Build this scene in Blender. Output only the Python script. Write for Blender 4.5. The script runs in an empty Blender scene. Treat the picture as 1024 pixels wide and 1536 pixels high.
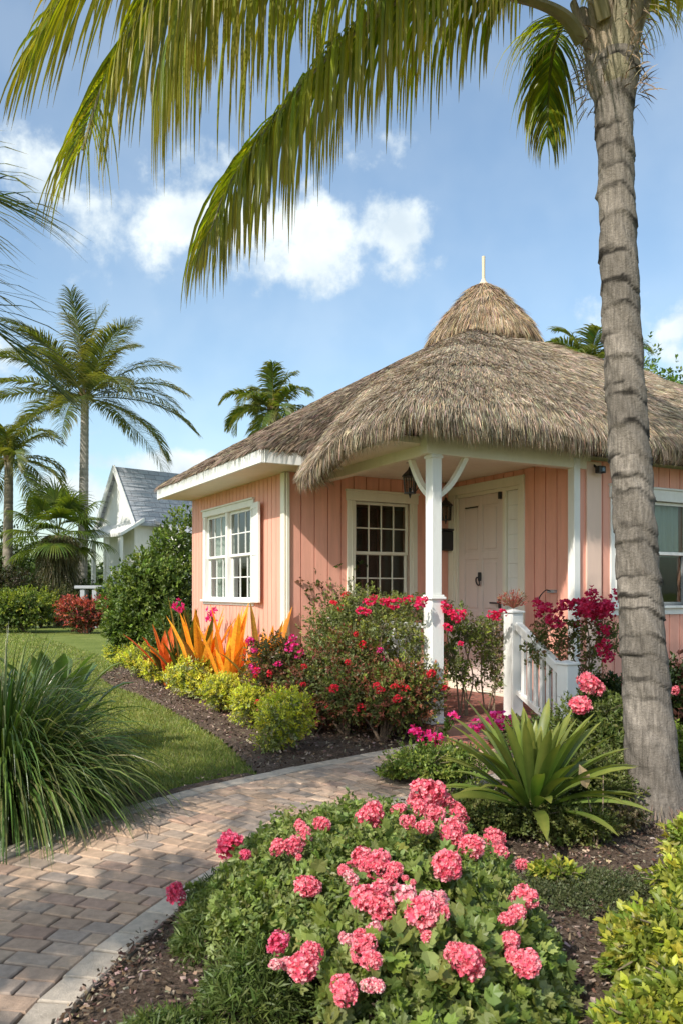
import bpy, math, random
import numpy as np
from mathutils import Vector
rng = np.random.default_rng(11)
random.seed(5)
R = math.radians
scene = bpy.context.scene
COL = scene.collection
CAMH = 1.35
F = 1200.0
HZ = 887.0

def at(x, y, d):
    """point seen at photo pixel (x, y) lying d metres ahead"""
    return np.array([(x - 512) / F * d, d, CAMH - (y - HZ) / F * d])
def gp(x, y, z=0.0):
    d = (CAMH - z) * F / (y - HZ)
    return np.array([(x - 512) / F * d, d, z])
A = np.array([-0.594, 8.7, 0.0]); HA = R(28.8)
U = np.array([math.cos(HA), math.sin(HA), 0]); VV = np.array([math.sin(HA), -math.cos(HA), 0])
def hw(u, v, z=0): return A + U * u + VV * v + np.array([0, 0, z])

# ---------------------------------------------------------------- node helpers
def new_mat(name):
    m = bpy.data.materials.new(name); m.use_nodes = True
    nt = m.node_tree; nt.nodes.clear()
    out = nt.nodes.new('ShaderNodeOutputMaterial')
    return m, nt, out
def N(nt, typ, ins=None, **kw):
    n = nt.nodes.new(typ)
    for k, v in kw.items(): setattr(n, k, v)
    for k, v in (ins or {}).items():
        s = n.inputs[k]
        if hasattr(v, 'is_output') or isinstance(v, bpy.types.NodeSocket): nt.links.new(v, s)
        else: s.default_value = v
    return n
def ramp(nt, fac, stops):
    n = nt.nodes.new('ShaderNodeValToRGB'); nt.links.new(fac, n.inputs[0])
    cr = n.color_ramp
    while len(cr.elements) < len(stops): cr.elements.new(0.5)
    for e, (p, c) in zip(cr.elements, stops):
        e.position = p; e.color = (*c, 1) if len(c) == 3 else c
    return n.outputs[0]
def mixc(nt, fac, a, b, mode='MIX'):
    n = nt.nodes.new('ShaderNodeMix'); n.data_type = 'RGBA'; n.blend_type = mode; n.clamp_factor = True
    for i, v in ((0, fac), (6, a), (7, b)):
        if isinstance(v, bpy.types.NodeSocket): nt.links.new(v, n.inputs[i])
        else: n.inputs[i].default_value = v if i == 0 else ((*v, 1) if len(v) == 3 else v)
    return n.outputs[2]
def math_(nt, op, a, b=0.0, c=None):
    n = nt.nodes.new('ShaderNodeMath'); n.operation = op
    for i, v in enumerate((a, b, c)):
        if v is None: continue
        if isinstance(v, bpy.types.NodeSocket): nt.links.new(v, n.inputs[i])
        else: n.inputs[i].default_value = v
    return n.outputs[0]
def texco(nt, scale=(1, 1, 1), obj=True):
    tc = nt.nodes.new('ShaderNodeTexCoord')
    mp = N(nt, 'ShaderNodeMapping', {'Scale': scale})
    nt.links.new(tc.outputs['Object' if obj else 'Generated'], mp.inputs[0])
    return mp.outputs[0]
def noise(nt, vec, scale, detail=4, rough=.55):
    return N(nt, 'ShaderNodeTexNoise', {'Vector': vec, 'Scale': scale, 'Detail': detail, 'Roughness': rough}).outputs[0]
def tint(nt):
    return N(nt, 'ShaderNodeAttribute', attribute_name='tint').outputs['Color']

def leaf_mat(name, rough=.45, trans=.35, spec=.4, tcol=(1.25, 1.35, .55), nsc=9, stops=None):
    m, nt, out = new_mat(name)
    c = tint(nt)
    nv = noise(nt, texco(nt), nsc, 4)
    c2 = mixc(nt, 1.0, c, ramp(nt, nv, stops or [(.3, (.78, .8, .78)), (.7, (1.2, 1.16, 1.1))]), 'MULTIPLY')
    p = N(nt, 'ShaderNodeBsdfPrincipled', {'Base Color': c2, 'Roughness': rough, 'Specular IOR Level': spec})
    tc = mixc(nt, 1.0, c2, tcol, 'MULTIPLY')
    t = N(nt, 'ShaderNodeBsdfTranslucent', {'Color': tc})
    mx = N(nt, 'ShaderNodeMixShader', {0: trans, 1: p.outputs[0], 2: t.outputs[0]})
    nt.links.new(mx.outputs[0], out.inputs[0]); return m
def attr_mat(name, rough=.85, nscale=(20, 20, 20), lo=.7, hi=1.25, bump=.0, bs=60, spec=.3, nsc=1.0):
    m, nt, out = new_mat(name)
    v = texco(nt, nscale)
    nz = noise(nt, v, nsc, 6, .65)
    c2 = mixc(nt, 1.0, tint(nt), ramp(nt, nz, [(.3, (lo,) * 3), (.7, (hi,) * 3)]), 'MULTIPLY')
    p = N(nt, 'ShaderNodeBsdfPrincipled', {'Base Color': c2, 'Roughness': rough, 'Specular IOR Level': spec})
    if bump:
        b = N(nt, 'ShaderNodeBump', {'Strength': bump, 'Distance': .01, 'Height': noise(nt, texco(nt), bs, 5, .7)})
        nt.links.new(b.outputs[0], p.inputs['Normal'])
    nt.links.new(p.outputs[0], out.inputs[0]); return m
def paint(name, col, rough=.5, var=.12, streak=(6, 6, .6), bump=.15, dirt=None, spec=.4):
    m, nt, out = new_mat(name)
    nz = noise(nt, texco(nt, streak), 1.6, 6, .7)
    c = mixc(nt, 1.0, col, ramp(nt, nz, [(.28, (1 - var,) * 3), (.72, (1 + var * .6,) * 3)]), 'MULTIPLY')
    if dirt:
        dz = noise(nt, texco(nt, (2.2, 2.2, 1.2)), 2.2, 8, .75)
        c = mixc(nt, ramp(nt, dz, [(.52, (0,) * 3), (.8, (.55,) * 3)]), c, dirt)
    p = N(nt, 'ShaderNodeBsdfPrincipled', {'Base Color': c, 'Roughness': rough, 'Specular IOR Level': spec})
    b = N(nt, 'ShaderNodeBump', {'Strength': bump, 'Distance': .004, 'Height': noise(nt, texco(nt, (40, 40, 5)), 1.5, 5, .7)})
    nt.links.new(b.outputs[0], p.inputs['Normal'])
    nt.links.new(p.outputs[0], out.inputs[0]); return m

M = {}
M['leaf'] = leaf_mat('leaf')
M['gloss'] = leaf_mat('glossy_leaf', rough=.32, trans=.28, spec=.5)
M['palm'] = leaf_mat('palm_leaf', rough=.38, trans=.5, spec=.45, tcol=(1.5, 1.35, .35))
M['variegated'] = leaf_mat('variegated_leaf', rough=.36, trans=.45, spec=.4, nsc=30, stops=[(.30, (.72, .62, .6)), (.42, (1.0, 1.0, 1)), (.58, (1.1, 1.15, 1.1)), (.7, (1.25, 1.5, 1.2))])
M['flower'] = leaf_mat('petal', rough=.6, trans=.35, spec=.2, tcol=(1.15, .9, .9))
M['straw'] = attr_mat('straw', .9, (3, 3, 3), .7, 1.2, spec=.15, nsc=1.4)
M['bark'] = attr_mat('palm_bark', .95, (70, 70, 7), .5, 1.35, bump=1.0, bs=70, spec=.15, nsc=1.0)
M['wood'] = attr_mat('twig_bark', .9, (30, 30, 30), .7, 1.2, spec=.2)
M['paver'] = attr_mat('concrete_paver', .88, (40, 40, 40), .78, 1.16, bump=.55, bs=130, spec=.25, nsc=.6)
M['soil'] = attr_mat('mulch_chip', .95, (30, 30, 30), .6, 1.3, spec=.15)
M['white'] = paint('white_paint', (.80, .79, .75), .45, .06, dirt=(.62, .58, .5))
M['cream'] = paint('cream_paint', (.80, .75, .62), .5, .06, dirt=(.6, .54, .42))
M['pink'] = paint('salmon_paint', (.80, .385, .285), .6, .16, dirt=(.66, .30, .22))
M['door'] = paint('door_paint', (.73, .62, .56), .5, .05)
M['black'] = paint('black_metal', (.018, .018, .02), .4, .1, spec=.5)
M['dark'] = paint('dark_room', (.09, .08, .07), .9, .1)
M['curtain'] = paint('curtain_cloth', (.62, .62, .58), .9, .12, streak=(30, 30, .5))
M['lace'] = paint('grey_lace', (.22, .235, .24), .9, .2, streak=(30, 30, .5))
M['grey'] = paint('grey_metal', (.35, .36, .37), .45, .08)

def mat_glass():
    m, nt, out = new_mat('window_glass')
    lw = N(nt, 'ShaderNodeFresnel', {'IOR': 1.5})
    g = N(nt, 'ShaderNodeBsdfGlossy', {'Color': (.9, .93, .95, 1), 'Roughness': .03})
    b = N(nt, 'ShaderNodeBump', {'Strength': .05, 'Distance': .02, 'Height': noise(nt, texco(nt), 2.5, 2)})
    nt.links.new(b.outputs[0], g.inputs['Normal'])
    t = N(nt, 'ShaderNodeBsdfTransparent', {'Color': (.78, .82, .8, 1)})
    gm = nt.nodes.new('ShaderNodeNewGeometry')
    f = math_(nt, 'MULTIPLY', math_(nt, 'ADD', lw.outputs[0], .05), math_(nt, 'SUBTRACT', 1.0, gm.outputs['Backfacing']))
    mx = N(nt, 'ShaderNodeMixShader', {0: f, 1: t.outputs[0], 2: g.outputs[0]})
    nt.links.new(mx.outputs[0], out.inputs[0]); return m
M['glass'] = mat_glass()
def mat_lawn():
    m, nt, out = new_mat('lawn_turf')
    v = texco(nt)
    a = noise(nt, v, 1.3, 5); b = noise(nt, v, 90, 4, .7)
    c = mixc(nt, 1.0, ramp(nt, a, [(.3, (.14, .18, .035)), (.55, (.19, .225, .05)), (.75, (.26, .27, .08))]),
             ramp(nt, b, [(.3, (.5,) * 3), (.7, (1.35,) * 3)]), 'MULTIPLY')
    p = N(nt, 'ShaderNodeBsdfPrincipled', {'Base Color': c, 'Roughness': .95, 'Specular IOR Level': .15})
    bp = N(nt, 'ShaderNodeBump', {'Strength': .8, 'Distance': .02, 'Height': b}); nt.links.new(bp.outputs[0], p.inputs['Normal'])
    nt.links.new(p.outputs[0], out.inputs[0]); return m
M['lawn'] = mat_lawn()
def mat_mulch():
    m, nt, out = new_mat('mulch_soil')
    v = texco(nt)
    a = noise(nt, v, 60, 6, .75); b = noise(nt, v, 1.8, 4)
    c = mixc(nt, 1.0, ramp(nt, a, [(.3, (.05, .034, .024)), (.5, (.16, .11, .08)), (.7, (.32, .25, .19))]),
             ramp(nt, b, [(.3, (.7,) * 3), (.7, (1.25,) * 3)]), 'MULTIPLY')
    p = N(nt, 'ShaderNodeBsdfPrincipled', {'Base Color': c, 'Roughness': .95, 'Specular IOR Level': .15})
    bp = N(nt, 'ShaderNodeBump', {'Strength': 1, 'Distance': .03, 'Height': a}); nt.links.new(bp.outputs[0], p.inputs['Normal'])
    nt.links.new(p.outputs[0], out.inputs[0]); return m
M['mulch'] = mat_mulch()
def mat_brick(name, c1, c2, mortar, scale, bw=.2, rh=.1, rough=.85, msize=.012):
    m, nt, out = new_mat(name)
    v = texco(nt)
    bt = N(nt, 'ShaderNodeTexBrick', {'Vector': v, 'Color1': (*c1, 1), 'Color2': (*c2, 1), 'Mortar': (*mortar, 1), 'Scale': scale,
                                      'Mortar Size': msize, 'Brick Width': bw, 'Row Height': rh})
    nz = noise(nt, v, 25, 5)
    c = mixc(nt, 1.0, bt.outputs[0], ramp(nt, nz, [(.3, (.8,) * 3), (.7, (1.15,) * 3)]), 'MULTIPLY')
    p = N(nt, 'ShaderNodeBsdfPrincipled', {'Base Color': c, 'Roughness': rough})
    bp = N(nt, 'ShaderNodeBump', {'Strength': .4, 'Distance': .01, 'Height': bt.outputs[0]}); nt.links.new(bp.outputs[0], p.inputs['Normal'])
    nt.links.new(p.outputs[0], out.inputs[0]); return m
M['porchbrick'] = mat_brick('porch_brick', (.36, .13, .09), (.28, .10, .075), (.12, .07, .055), 1, .2, .075)
M['pale_trim'] = paint('pale_pink_trim', (.78, .56, .45), .5, .06)
M['tan'] = paint('tan_wood', (.62, .52, .38), .7, .1)
M['shingle'] = mat_brick('grey_shingle', (.34, .35, .37), (.42, .43, .45), (.2, .2, .21), 1, .5, .16)

# ---------------------------------------------------------------- geometry buffer
def nrm(a):
    a = np.asarray(a, float); l = np.linalg.norm(a, axis=-1, keepdims=True); return a / np.maximum(l, 1e-9)
class GB:
    def __init__(s): s.V = []; s.L = []; s.T = []; s.MI = []; s.C = []; s.n = 0
    def add(s, V, faces=None, loops=None, tot=None, col=(.5, .5, .5), mi=0):
        V = np.asarray(V, float).reshape(-1, 3)
        if faces is not None:
            loops = np.array([i for f in faces for i in f], np.int64); tot = np.array([len(f) for f in faces], np.int64)
        s.V.append(V); s.L.append(loops + s.n); s.T.append(tot); s.MI.append(np.full(len(tot), mi))
        c = np.asarray(col, float)
        s.C.append(np.broadcast_to(c, (len(V), 3)) if c.ndim == 1 else c)
        s.n += len(V)
    def box(s, c, h, ax=None, col=(.5, .5, .5), mi=0, bev=0):
        ax = np.eye(3) if ax is None else np.asarray(ax, float)
        c = np.asarray(c, float); h = np.asarray(h, float)
        if bev <= 0:
            sg = np.array([[x, y, z] for z in (-1, 1) for y in (-1, 1) for x in (-1, 1)], float)
            s.add(c + (sg * h) @ ax, [(0, 2, 3, 1), (4, 5, 7, 6), (0, 1, 5, 4), (2, 6, 7, 3), (0, 4, 6, 2), (1, 3, 7, 5)], col=col, mi=mi); return
        V = []; idx = {}
        for sz in (-1, 1):
            for sy in (-1, 1):
                for sx in (-1, 1):
                    for k in range(3):
                        o = h - bev; o[k] = h[k]; idx[(sx, sy, sz, k)] = len(V); V.append(np.array([sx, sy, sz]) * o)
        f = []
        for k in range(3):
            a, b = [i for i in range(3) if i != k]
            for sg in (-1, 1):
                q = []
                for (p, r) in ((-1, -1), (1, -1), (1, 1), (-1, 1)):
                    t = [0, 0, 0]; t[k] = sg; t[a] = p; t[b] = r; q.append(idx[(*t, k)])
                f.append(q)
        for a in range(3):
            b, c_ = [i for i in range(3) if i != a]
            for p in (-1, 1):
                for r in (-1, 1):
                    t0 = [0, 0, 0]; t0[b] = p; t0[c_] = r; t1 = list(t0); t0[a] = -1; t1[a] = 1
                    f.append([idx[(*t0, b)], idx[(*t1, b)], idx[(*t1, c_)], idx[(*t0, c_)]])
        for sz in (-1, 1):
            for sy in (-1, 1):
                for sx in (-1, 1): f.append([idx[(sx, sy, sz, k)] for k in range(3)])
        s.add(c + np.array(V) @ ax, f, col=col, mi=mi)
    def grid(s, P, closed=False, col=(.5, .5, .5), mi=0):
        P = np.asarray(P, float); a, b, _ = P.shape
        I = np.arange(a * b).reshape(a, b)
        if closed: I = np.concatenate([I, I[:, :1]], 1)
        q = np.stack([I[:-1, :-1], I[:-1, 1:], I[1:, 1:], I[1:, :-1]], -1).reshape(-1, 4)
        c = np.asarray(col, float)
        if c.ndim == 3: c = c.reshape(-1, 3)
        s.add(P.reshape(-1, 3), loops=q.reshape(-1), tot=np.full(len(q), 4), col=c, mi=mi)
    def tube(s, path, rad, n=8, col=(.5, .5, .5), mi=0, flat=1.0, caps=True):
        path = np.asarray(path, float); k = len(path)
        rad = np.broadcast_to(np.asarray(rad, float), (k,))
        T = nrm(np.gradient(path, axis=0)); hint = np.array([0, 0, 1.0]) if abs(T[0, 2]) < .9 else np.array([0, 1.0, 0])
        X = nrm(np.cross(T, hint)); Y = np.cross(X, T)
        a = np.arange(n) * 2 * np.pi / n
        P = path[:, None] + rad[:, None, None] * (np.cos(a)[None, :, None] * X[:, None] + flat * np.sin(a)[None, :, None] * Y[:, None])
        c = np.asarray(col, float)
        if c.ndim == 2: c = np.repeat(c[:, None], n, 1)
        s.grid(P, True, c, mi)
        if caps:
            for e, o in ((0, 1), (k - 1, -1)):
                s.add(P[e], [list(range(n))[::o]], col=(c if c.ndim == 1 else c[e].reshape(-1, 3)), mi=mi)
    def scatter(s, T, faces, P, D, H, S, C, mi=0):
        """T template (k,3): x width, y along D, z normal (towards H)"""
        T = np.asarray(T, float); P = np.asarray(P, float); n = len(P)
        if n == 0: return
        Y = nrm(D); X = nrm(np.cross(Y, H)); Z = np.cross(X, Y)
        S = np.asarray(S, float); S = np.broadcast_to(S.reshape(n, -1) if S.ndim else S, (n, 3))
        q = T[None] * S[:, None]
        V = P[:, None] + q[..., 0:1] * X[:, None] + q[..., 1:2] * Y[:, None] + q[..., 2:3] * Z[:, None]
        k = len(T); lo = np.array([i for f in faces for i in f]); tt = np.array([len(f) for f in faces])
        s.add(V.reshape(-1, 3), loops=(lo[None] + (np.arange(n) * k)[:, None]).reshape(-1), tot=np.tile(tt, n),
              col=np.repeat(np.broadcast_to(C, (n, 3)), k, 0), mi=mi)
    def ribbons(s, P, D, side, L, W, K=5, g=.2, C=(.1, .2, .05), fold=0.0, prof=None, mi=0, tipc=None, mid=None):
        P = np.array(P, float); n = len(P)
        if n == 0: return
        D = nrm(D); L = np.broadcast_to(L, (n,)).astype(float); W = np.broadcast_to(W, (n,)).astype(float)
        g = np.broadcast_to(g, (n,)).astype(float); side = nrm(side)
        C = np.array(np.broadcast_to(C, (n, 3)), float)
        prof = prof or (lambda t: math.sin(math.pi * min(1, .12 + t * .9)) ** .7 if t < .999 else .03)
        rows = []; cols = []
        pos = P.copy()
        for k in range(K + 1):
            t = k / K; w = (W * prof(t) / 2)[:, None]
            sd = nrm(side - D * np.sum(side * D, 1, keepdims=True))
            if fold:
                nn = np.cross(sd, D); nn *= np.where(nn[:, 2:3] < 0, -1, 1)
                rows.append(np.stack([pos - sd * w + nn * w * fold, pos, pos + sd * w + nn * w * fold], 1))
            else: rows.append(np.stack([pos - sd * w, pos + sd * w], 1))
            c = C if tipc is None else C * (1 - t ** 2.5) + np.asarray(tipc) * t ** 2.5
            cq = np.repeat(c[:, None], rows[-1].shape[1], 1)
            if mid is not None and fold: cq[:, 1] *= np.asarray(mid)
            cols.append(cq)
            if k < K:
                pos = pos + D * (L / K)[:, None]
                D = nrm(D + np.array([0, 0, -1.0]) * (g * (1 + .5 * k) / K * 2)[:, None])
        Rw = np.stack(rows, 1); Cc = np.stack(cols, 1); m = Rw.shape[2]
        I = np.arange((K + 1) * m).reshape(K + 1, m)
        q = np.stack([I[:-1, :-1], I[:-1, 1:], I[1:, 1:], I[1:, :-1]], -1).reshape(-1, 4)
        k_ = (K + 1) * m
        lo = (q.reshape(-1)[None] + (np.arange(n) * k_)[:, None]).reshape(-1)
        s.add(Rw.reshape(-1, 3), loops=lo, tot=np.full(n * len(q), 4), col=Cc.reshape(-1, 3), mi=mi)
    def build(s, name, mats, parent=None, smooth=False, origin=None):
        V = np.concatenate(s.V); L = np.concatenate(s.L); T = np.concatenate(s.T); C = np.concatenate(s.C)
        if origin is not None: V = V - np.asarray(origin, float)
        me = bpy.data.meshes.new(name)
        me.vertices.add(len(V)); me.vertices.foreach_set('co', V.astype(np.float32).ravel())
        me.loops.add(len(L)); me.loops.foreach_set('vertex_index', L.astype(np.int32))
        me.polygons.add(len(T)); me.polygons.foreach_set('loop_start', (np.cumsum(T) - T).astype(np.int32))
        try: me.polygons.foreach_set('loop_total', T.astype(np.int32))
        except Exception: pass
        me.polygons.foreach_set('material_index', np.concatenate(s.MI).astype(np.int32))
        me.polygons.foreach_set('use_smooth', np.full(len(T), bool(smooth)))
        at_ = me.color_attributes.new('tint', 'FLOAT_COLOR', 'POINT')
        at_.data.foreach_set('color', np.concatenate([C, np.ones((len(C), 1))], 1).astype(np.float32).ravel())
        me.update(calc_edges=True); me.validate()
        for m in (mats if isinstance(mats, (list, tuple)) else [mats]): me.materials.append(M[m] if isinstance(m, str) else m)
        o = bpy.data.objects.new(name, me); COL.objects.link(o)
        if parent is not None: o.parent = parent
        if origin is not None and parent is None: o.location = Vector(origin)
        return o
def tag(o, label=None, cat=None, group=None, kind=None):
    if label: o['label'] = label
    if cat: o['category'] = cat
    if group: o['group'] = group
    if kind: o['kind'] = kind
    return o
def empty(name, loc, label, cat, group=None, rz=0):
    o = bpy.data.objects.new(name, None); COL.objects.link(o); o.location = Vector(loc); o.rotation_euler = (0, 0, rz)
    o.empty_display_size = .2
    return tag(o, label, cat, group)
def rdir(n, up=None):
    d = nrm(rng.normal(size=(n, 3)))
    if up is not None: d[:, 2] = np.abs(d[:, 2]) * up[1] + up[0]; d = nrm(d)
    return d
def catmull(pts, n):
    pts = np.asarray(pts, float); P = np.concatenate([[2 * pts[0] - pts[1]], pts, [2 * pts[-1] - pts[-2]]])
    out = []
    m = len(pts) - 1
    for t in np.linspace(0, m - 1e-6, n):
        i = int(t); f = t - i; p0, p1, p2, p3 = P[i:i + 4]
        out.append(.5 * (2 * p1 + (p2 - p0) * f + (2 * p0 - 5 * p1 + 4 * p2 - p3) * f * f + (3 * p1 - p0 - 3 * p2 + p3) * f ** 3))
    return np.array(out)
def pal(cols, n, jit=.15):
    c = np.asarray(cols, float)[rng.integers(0, len(cols), n)]
    return np.clip(c * (1 + rng.normal(0, jit, (n, 1))) * (1 + rng.normal(0, jit * .35, (n, 3))), .003, 1)

# leaf templates (unit length)
DIA = (np.array([(0, 0, 0), (.27, .45, .05), (0, 1, -.08), (-.27, .45, .05)]), [(0, 1, 2), (0, 2, 3)])
OVAL = (np.array([(0, 0, 0), (.2, .25, .06), (-.2, .25, .06), (.25, .6, .05), (-.25, .6, .05), (0, .3, 0), (0, .64, -.03), (0, 1, -.12)]),
        [(0, 1, 5), (0, 5, 2), (1, 3, 6, 5), (5, 6, 4, 2), (3, 7, 6), (6, 7, 4)])
LOBE = (np.array([(0, 0, 0), (.32, .1, .05), (.5, .42, .1), (.33, .5, .03), (.36, .82, .1), (.12, .75, .0), (0, 1.0, .06),
                  (-.12, .75, 0), (-.36, .82, .1), (-.33, .5, .03), (-.5, .42, .1), (-.32, .1, .05), (0, .5, -.04)]),
        [(12, i, i + 1) for i in range(0, 11)] + [(12, 11, 0)])
# ---------------------------------------------------------------- world, sun, camera
SUN = nrm(np.array([-.60, -.80, 0.86]))
el = math.asin(SUN[2]); az = math.atan2(SUN[0], SUN[1])
w = bpy.data.worlds.new('World'); scene.world = w; w.use_nodes = True
nt = w.node_tree; nt.nodes.clear()
out = nt.nodes.new('ShaderNodeOutputWorld')
sky = N(nt, 'ShaderNodeTexSky', sky_type='NISHITA'); sky.sun_disc = False
sky.sun_elevation = el; sky.sun_rotation = az; sky.air_density = 1.1; sky.dust_density = 1.5; sky.ozone_density = 1.3
tc = nt.nodes.new('ShaderNodeTexCoord'); dv = tc.outputs['Generated']
def cdir(x, y): return nrm(np.array([(x - 512) / F, 1, (HZ - y) / F]))
blobs = [((130, 300), .21, .06, .72), ((420, 335), .17, .055, .85), ((505, 350), .15, .055, 1.0), ((590, 352), .07, .045, .9), ((440, 385), .09, .045, .9), ((262, 330), .095, .055, .9), ((110, 300), .15, .05, .62), ((545, 240), .07, .035, .5), ((300, 262), .08, .04, .5), ((660, 385), .035, .03, .5),
         ((235, 697), .11, .022, .95), ((135, 740), .07, .035, .9), ((60, 420), .12, .06, .25), ((885, 480), .035, .028, .6), ((1012, 492), .03, .02, .8), ((60, 640), .16, .05, .3), ((-300, 520), .3, .08, .8), ((1500, 430), .35, .1, .8)]
n1 = N(nt, 'ShaderNodeTexNoise', {'Vector': dv, 'Scale': 11.0, 'Detail': 11.0, 'Roughness': .60}).outputs[0]
acc = None
for (px, py), sx, sz, amp in blobs:
    c = cdir(px, py)
    mp = N(nt, 'ShaderNodeMapping', {'Location': tuple(-c[i] / (sx, .6, sz)[i] for i in range(3)), 'Scale': (1 / sx, 1 / .6, 1 / sz)})
    nt.links.new(dv, mp.inputs[0])
    ln = N(nt, 'ShaderNodeVectorMath', {0: mp.outputs[0]}, operation='LENGTH').outputs['Value']
    f = math_(nt, 'MULTIPLY', math_(nt, 'MAXIMUM', math_(nt, 'SUBTRACT', 1.25, ln), 0.0), amp)
    acc = f if acc is None else math_(nt, 'MAXIMUM', acc, f)
dens = math_(nt, 'ADD', acc, math_(nt, 'MULTIPLY', math_(nt, 'SUBTRACT', n1, .5), 3.0))
gate = math_(nt, 'MINIMUM', math_(nt, 'MULTIPLY', acc, 4.0), 1.0)
mr = N(nt, 'ShaderNodeMapRange', {'Value': dens, 'From Min': .30, 'From Max': .95, 'To Min': 0.0, 'To Max': 1.0}, interpolation_type='SMOOTHSTEP').outputs[0]
n2 = N(nt, 'ShaderNodeTexNoise', {'Vector': dv, 'Scale': 4.0, 'Detail': 4.0}).outputs[0]
veil = math_(nt, 'MULTIPLY', math_(nt, 'MAXIMUM', math_(nt, 'SUBTRACT', n2, .40), 0.0), .42)
mask = math_(nt, 'MINIMUM', math_(nt, 'ADD', math_(nt, 'MULTIPLY', math_(nt, 'MULTIPLY', mr, gate), .93), math_(nt, 'ADD', veil, .05)), 1.0)
n3 = N(nt, 'ShaderNodeTexNoise', {'Vector': dv, 'Scale': 16.0, 'Detail': 5.0}).outputs[0]
ccol = ramp(nt, n3, [(.32, (3.7, 4.0, 4.5)), (.6, (5.1, 5.15, 5.3))])
skyc = mixc(nt, mask, sky.outputs[0], ccol)
skyc = mixc(nt, 1.0, skyc, (.93, 1.0, .985), 'MULTIPLY')
bg = N(nt, 'ShaderNodeBackground', {'Color': skyc, 'Strength': .15})
nt.links.new(bg.outputs[0], out.inputs[0])
sl = bpy.data.lights.new('sun', 'SUN'); sl.energy = 3.6; sl.angle = R(.53); sl.color = (1, .945, .86)
so = bpy.data.objects.new('sun', sl); COL.objects.link(so); so.rotation_euler = Vector(SUN).to_track_quat('Z', 'Y').to_euler(); so.location = (0, 0, 20)
cam = bpy.data.cameras.new('camera'); co = bpy.data.objects.new('camera', cam); COL.objects.link(co)
co.location = (0, 0, CAMH); co.rotation_euler = (R(90), 0, 0)
cam.sensor_fit = 'VERTICAL'; cam.sensor_height = 36; cam.sensor_width = 24; cam.lens = F / 1536 * 36
cam.shift_y = (HZ - 768) / 1536; cam.clip_start = .05; cam.clip_end = 2000
cam.dof.use_dof = True; cam.dof.focus_distance = 6.5; cam.dof.aperture_fstop = 8
scene.camera = co
scene.view_settings.view_transform = 'Standard'; scene.view_settings.look = 'None'; scene.view_settings.gamma = 1; scene.view_settings.exposure = .52
try:
    scene.cycles.max_bounces = 7; scene.cycles.transparent_max_bounces = 12; scene.cycles.use_denoising = True
except Exception: pass

# ---------------------------------------------------------------- ground
def wob(x, y): return np.sin(x * 3.1 + 1.7 * np.sin(y * 2.3)) * np.sin(y * 2.7 + 1.3 * np.sin(x * 1.9))
def smooth_noise(x, y): return .5 * wob(x, y) + .3 * wob(x * 2.7 + 5, y * 2.9) + .2 * wob(x * 7.1, y * 6.3 + 2)
b = GB(); b.add([(-600, -60, 0), (600, -60, 0), (600, 900, 0), (-600, 900, 0)], [(0, 1, 2, 3)])
tag(b.build('lawn', 'lawn'), kind='structure')

path_c = catmull([(-1.55, .3), (-1.52, 1.4), (-1.5, 2.4), (-1.36, 3.2), (-1.05, 4.05), (-.6, 4.8), (0, 5.45), (.55, 5.95), (1.0, 6.36), (1.33, 6.72)], 400)
seg = np.linalg.norm(np.diff(path_c, axis=0), axis=1); PS = np.concatenate([[0], np.cumsum(seg)]); PLEN = PS[-1]
PT = nrm(np.gradient(path_c, axis=0)); PN = np.stack([-PT[:, 1], PT[:, 0]], 1)
def pth(s, t):
    s = np.clip(s, 0, PLEN)
    c = np.stack([np.interp(s, PS, path_c[:, i]) for i in (0, 1)], -1); n = np.stack([np.interp(s, PS, PN[:, i]) for i in (0, 1)], -1)
    return c + n * np.asarray(t)[..., None]
HWID = .64
def inpath(x, y, m=0.0):
    p = np.stack([x, y], -1)[:, None]; d = np.linalg.norm(p - path_c[None, ::6], axis=2).min(1)
    return d < HWID + m

def poly_in(P, poly):
    x, y = P[:, 0], P[:, 1]; r = np.zeros(len(x), bool); n = len(poly)
    for i in range(n):
        x1, y1 = poly[i]; x2, y2 = poly[(i + 1) % n]
        c = ((y1 > y) != (y2 > y)) & (x < (x2 - x1) * (y - y1) / (y2 - y1 + 1e-12) + x1); r ^= c
    return r
def edge(s, off): return pth(np.array([s]), np.array([off]))[0]
outer = [tuple(edge(s, HWID)) for s in np.linspace(0, PLEN, 30)]
inner = [tuple(edge(s, -HWID)) for s in np.linspace(0, PLEN, 30)]
bedA = [(-3.9, 14.5), (-3.75, 12.4), (-3.3, 11.4), (-2.62, 10.3), (-2.0, 9.15), (-1.5, 8.1), (-1.08, 7.2), (-.82, 6.45), (-.66, 5.98)]
ob = [p for p in outer if p[0] > -.62]
bedA = bedA + ob + [(2.0, 8.6), (1.2, 9.6), (-1, 14.5)]
bedB = [p for p in inner if p[1] > .3] + [(1.9, 7.2), (3.2, 8.1), (9, 12), (9, .3), (-.85, .3)]
strip = [p for p in outer if p[0] < -.55]
bedC = [(p[0], p[1]) for p in strip] + [(p[0] - .10, p[1] + .14) for p in strip[::-1]]
grassbed = [(-1.28, 4.93), (-1.25, 5.25), (-1.6, 5.75), (-2.3, 6.1), (-3.3, 6.0), (-4.5, 5.2), (-4.6, 2.0), (-2.3, 2.0), (-2.08, 3.2), (-1.72, 4.1)]
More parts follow.
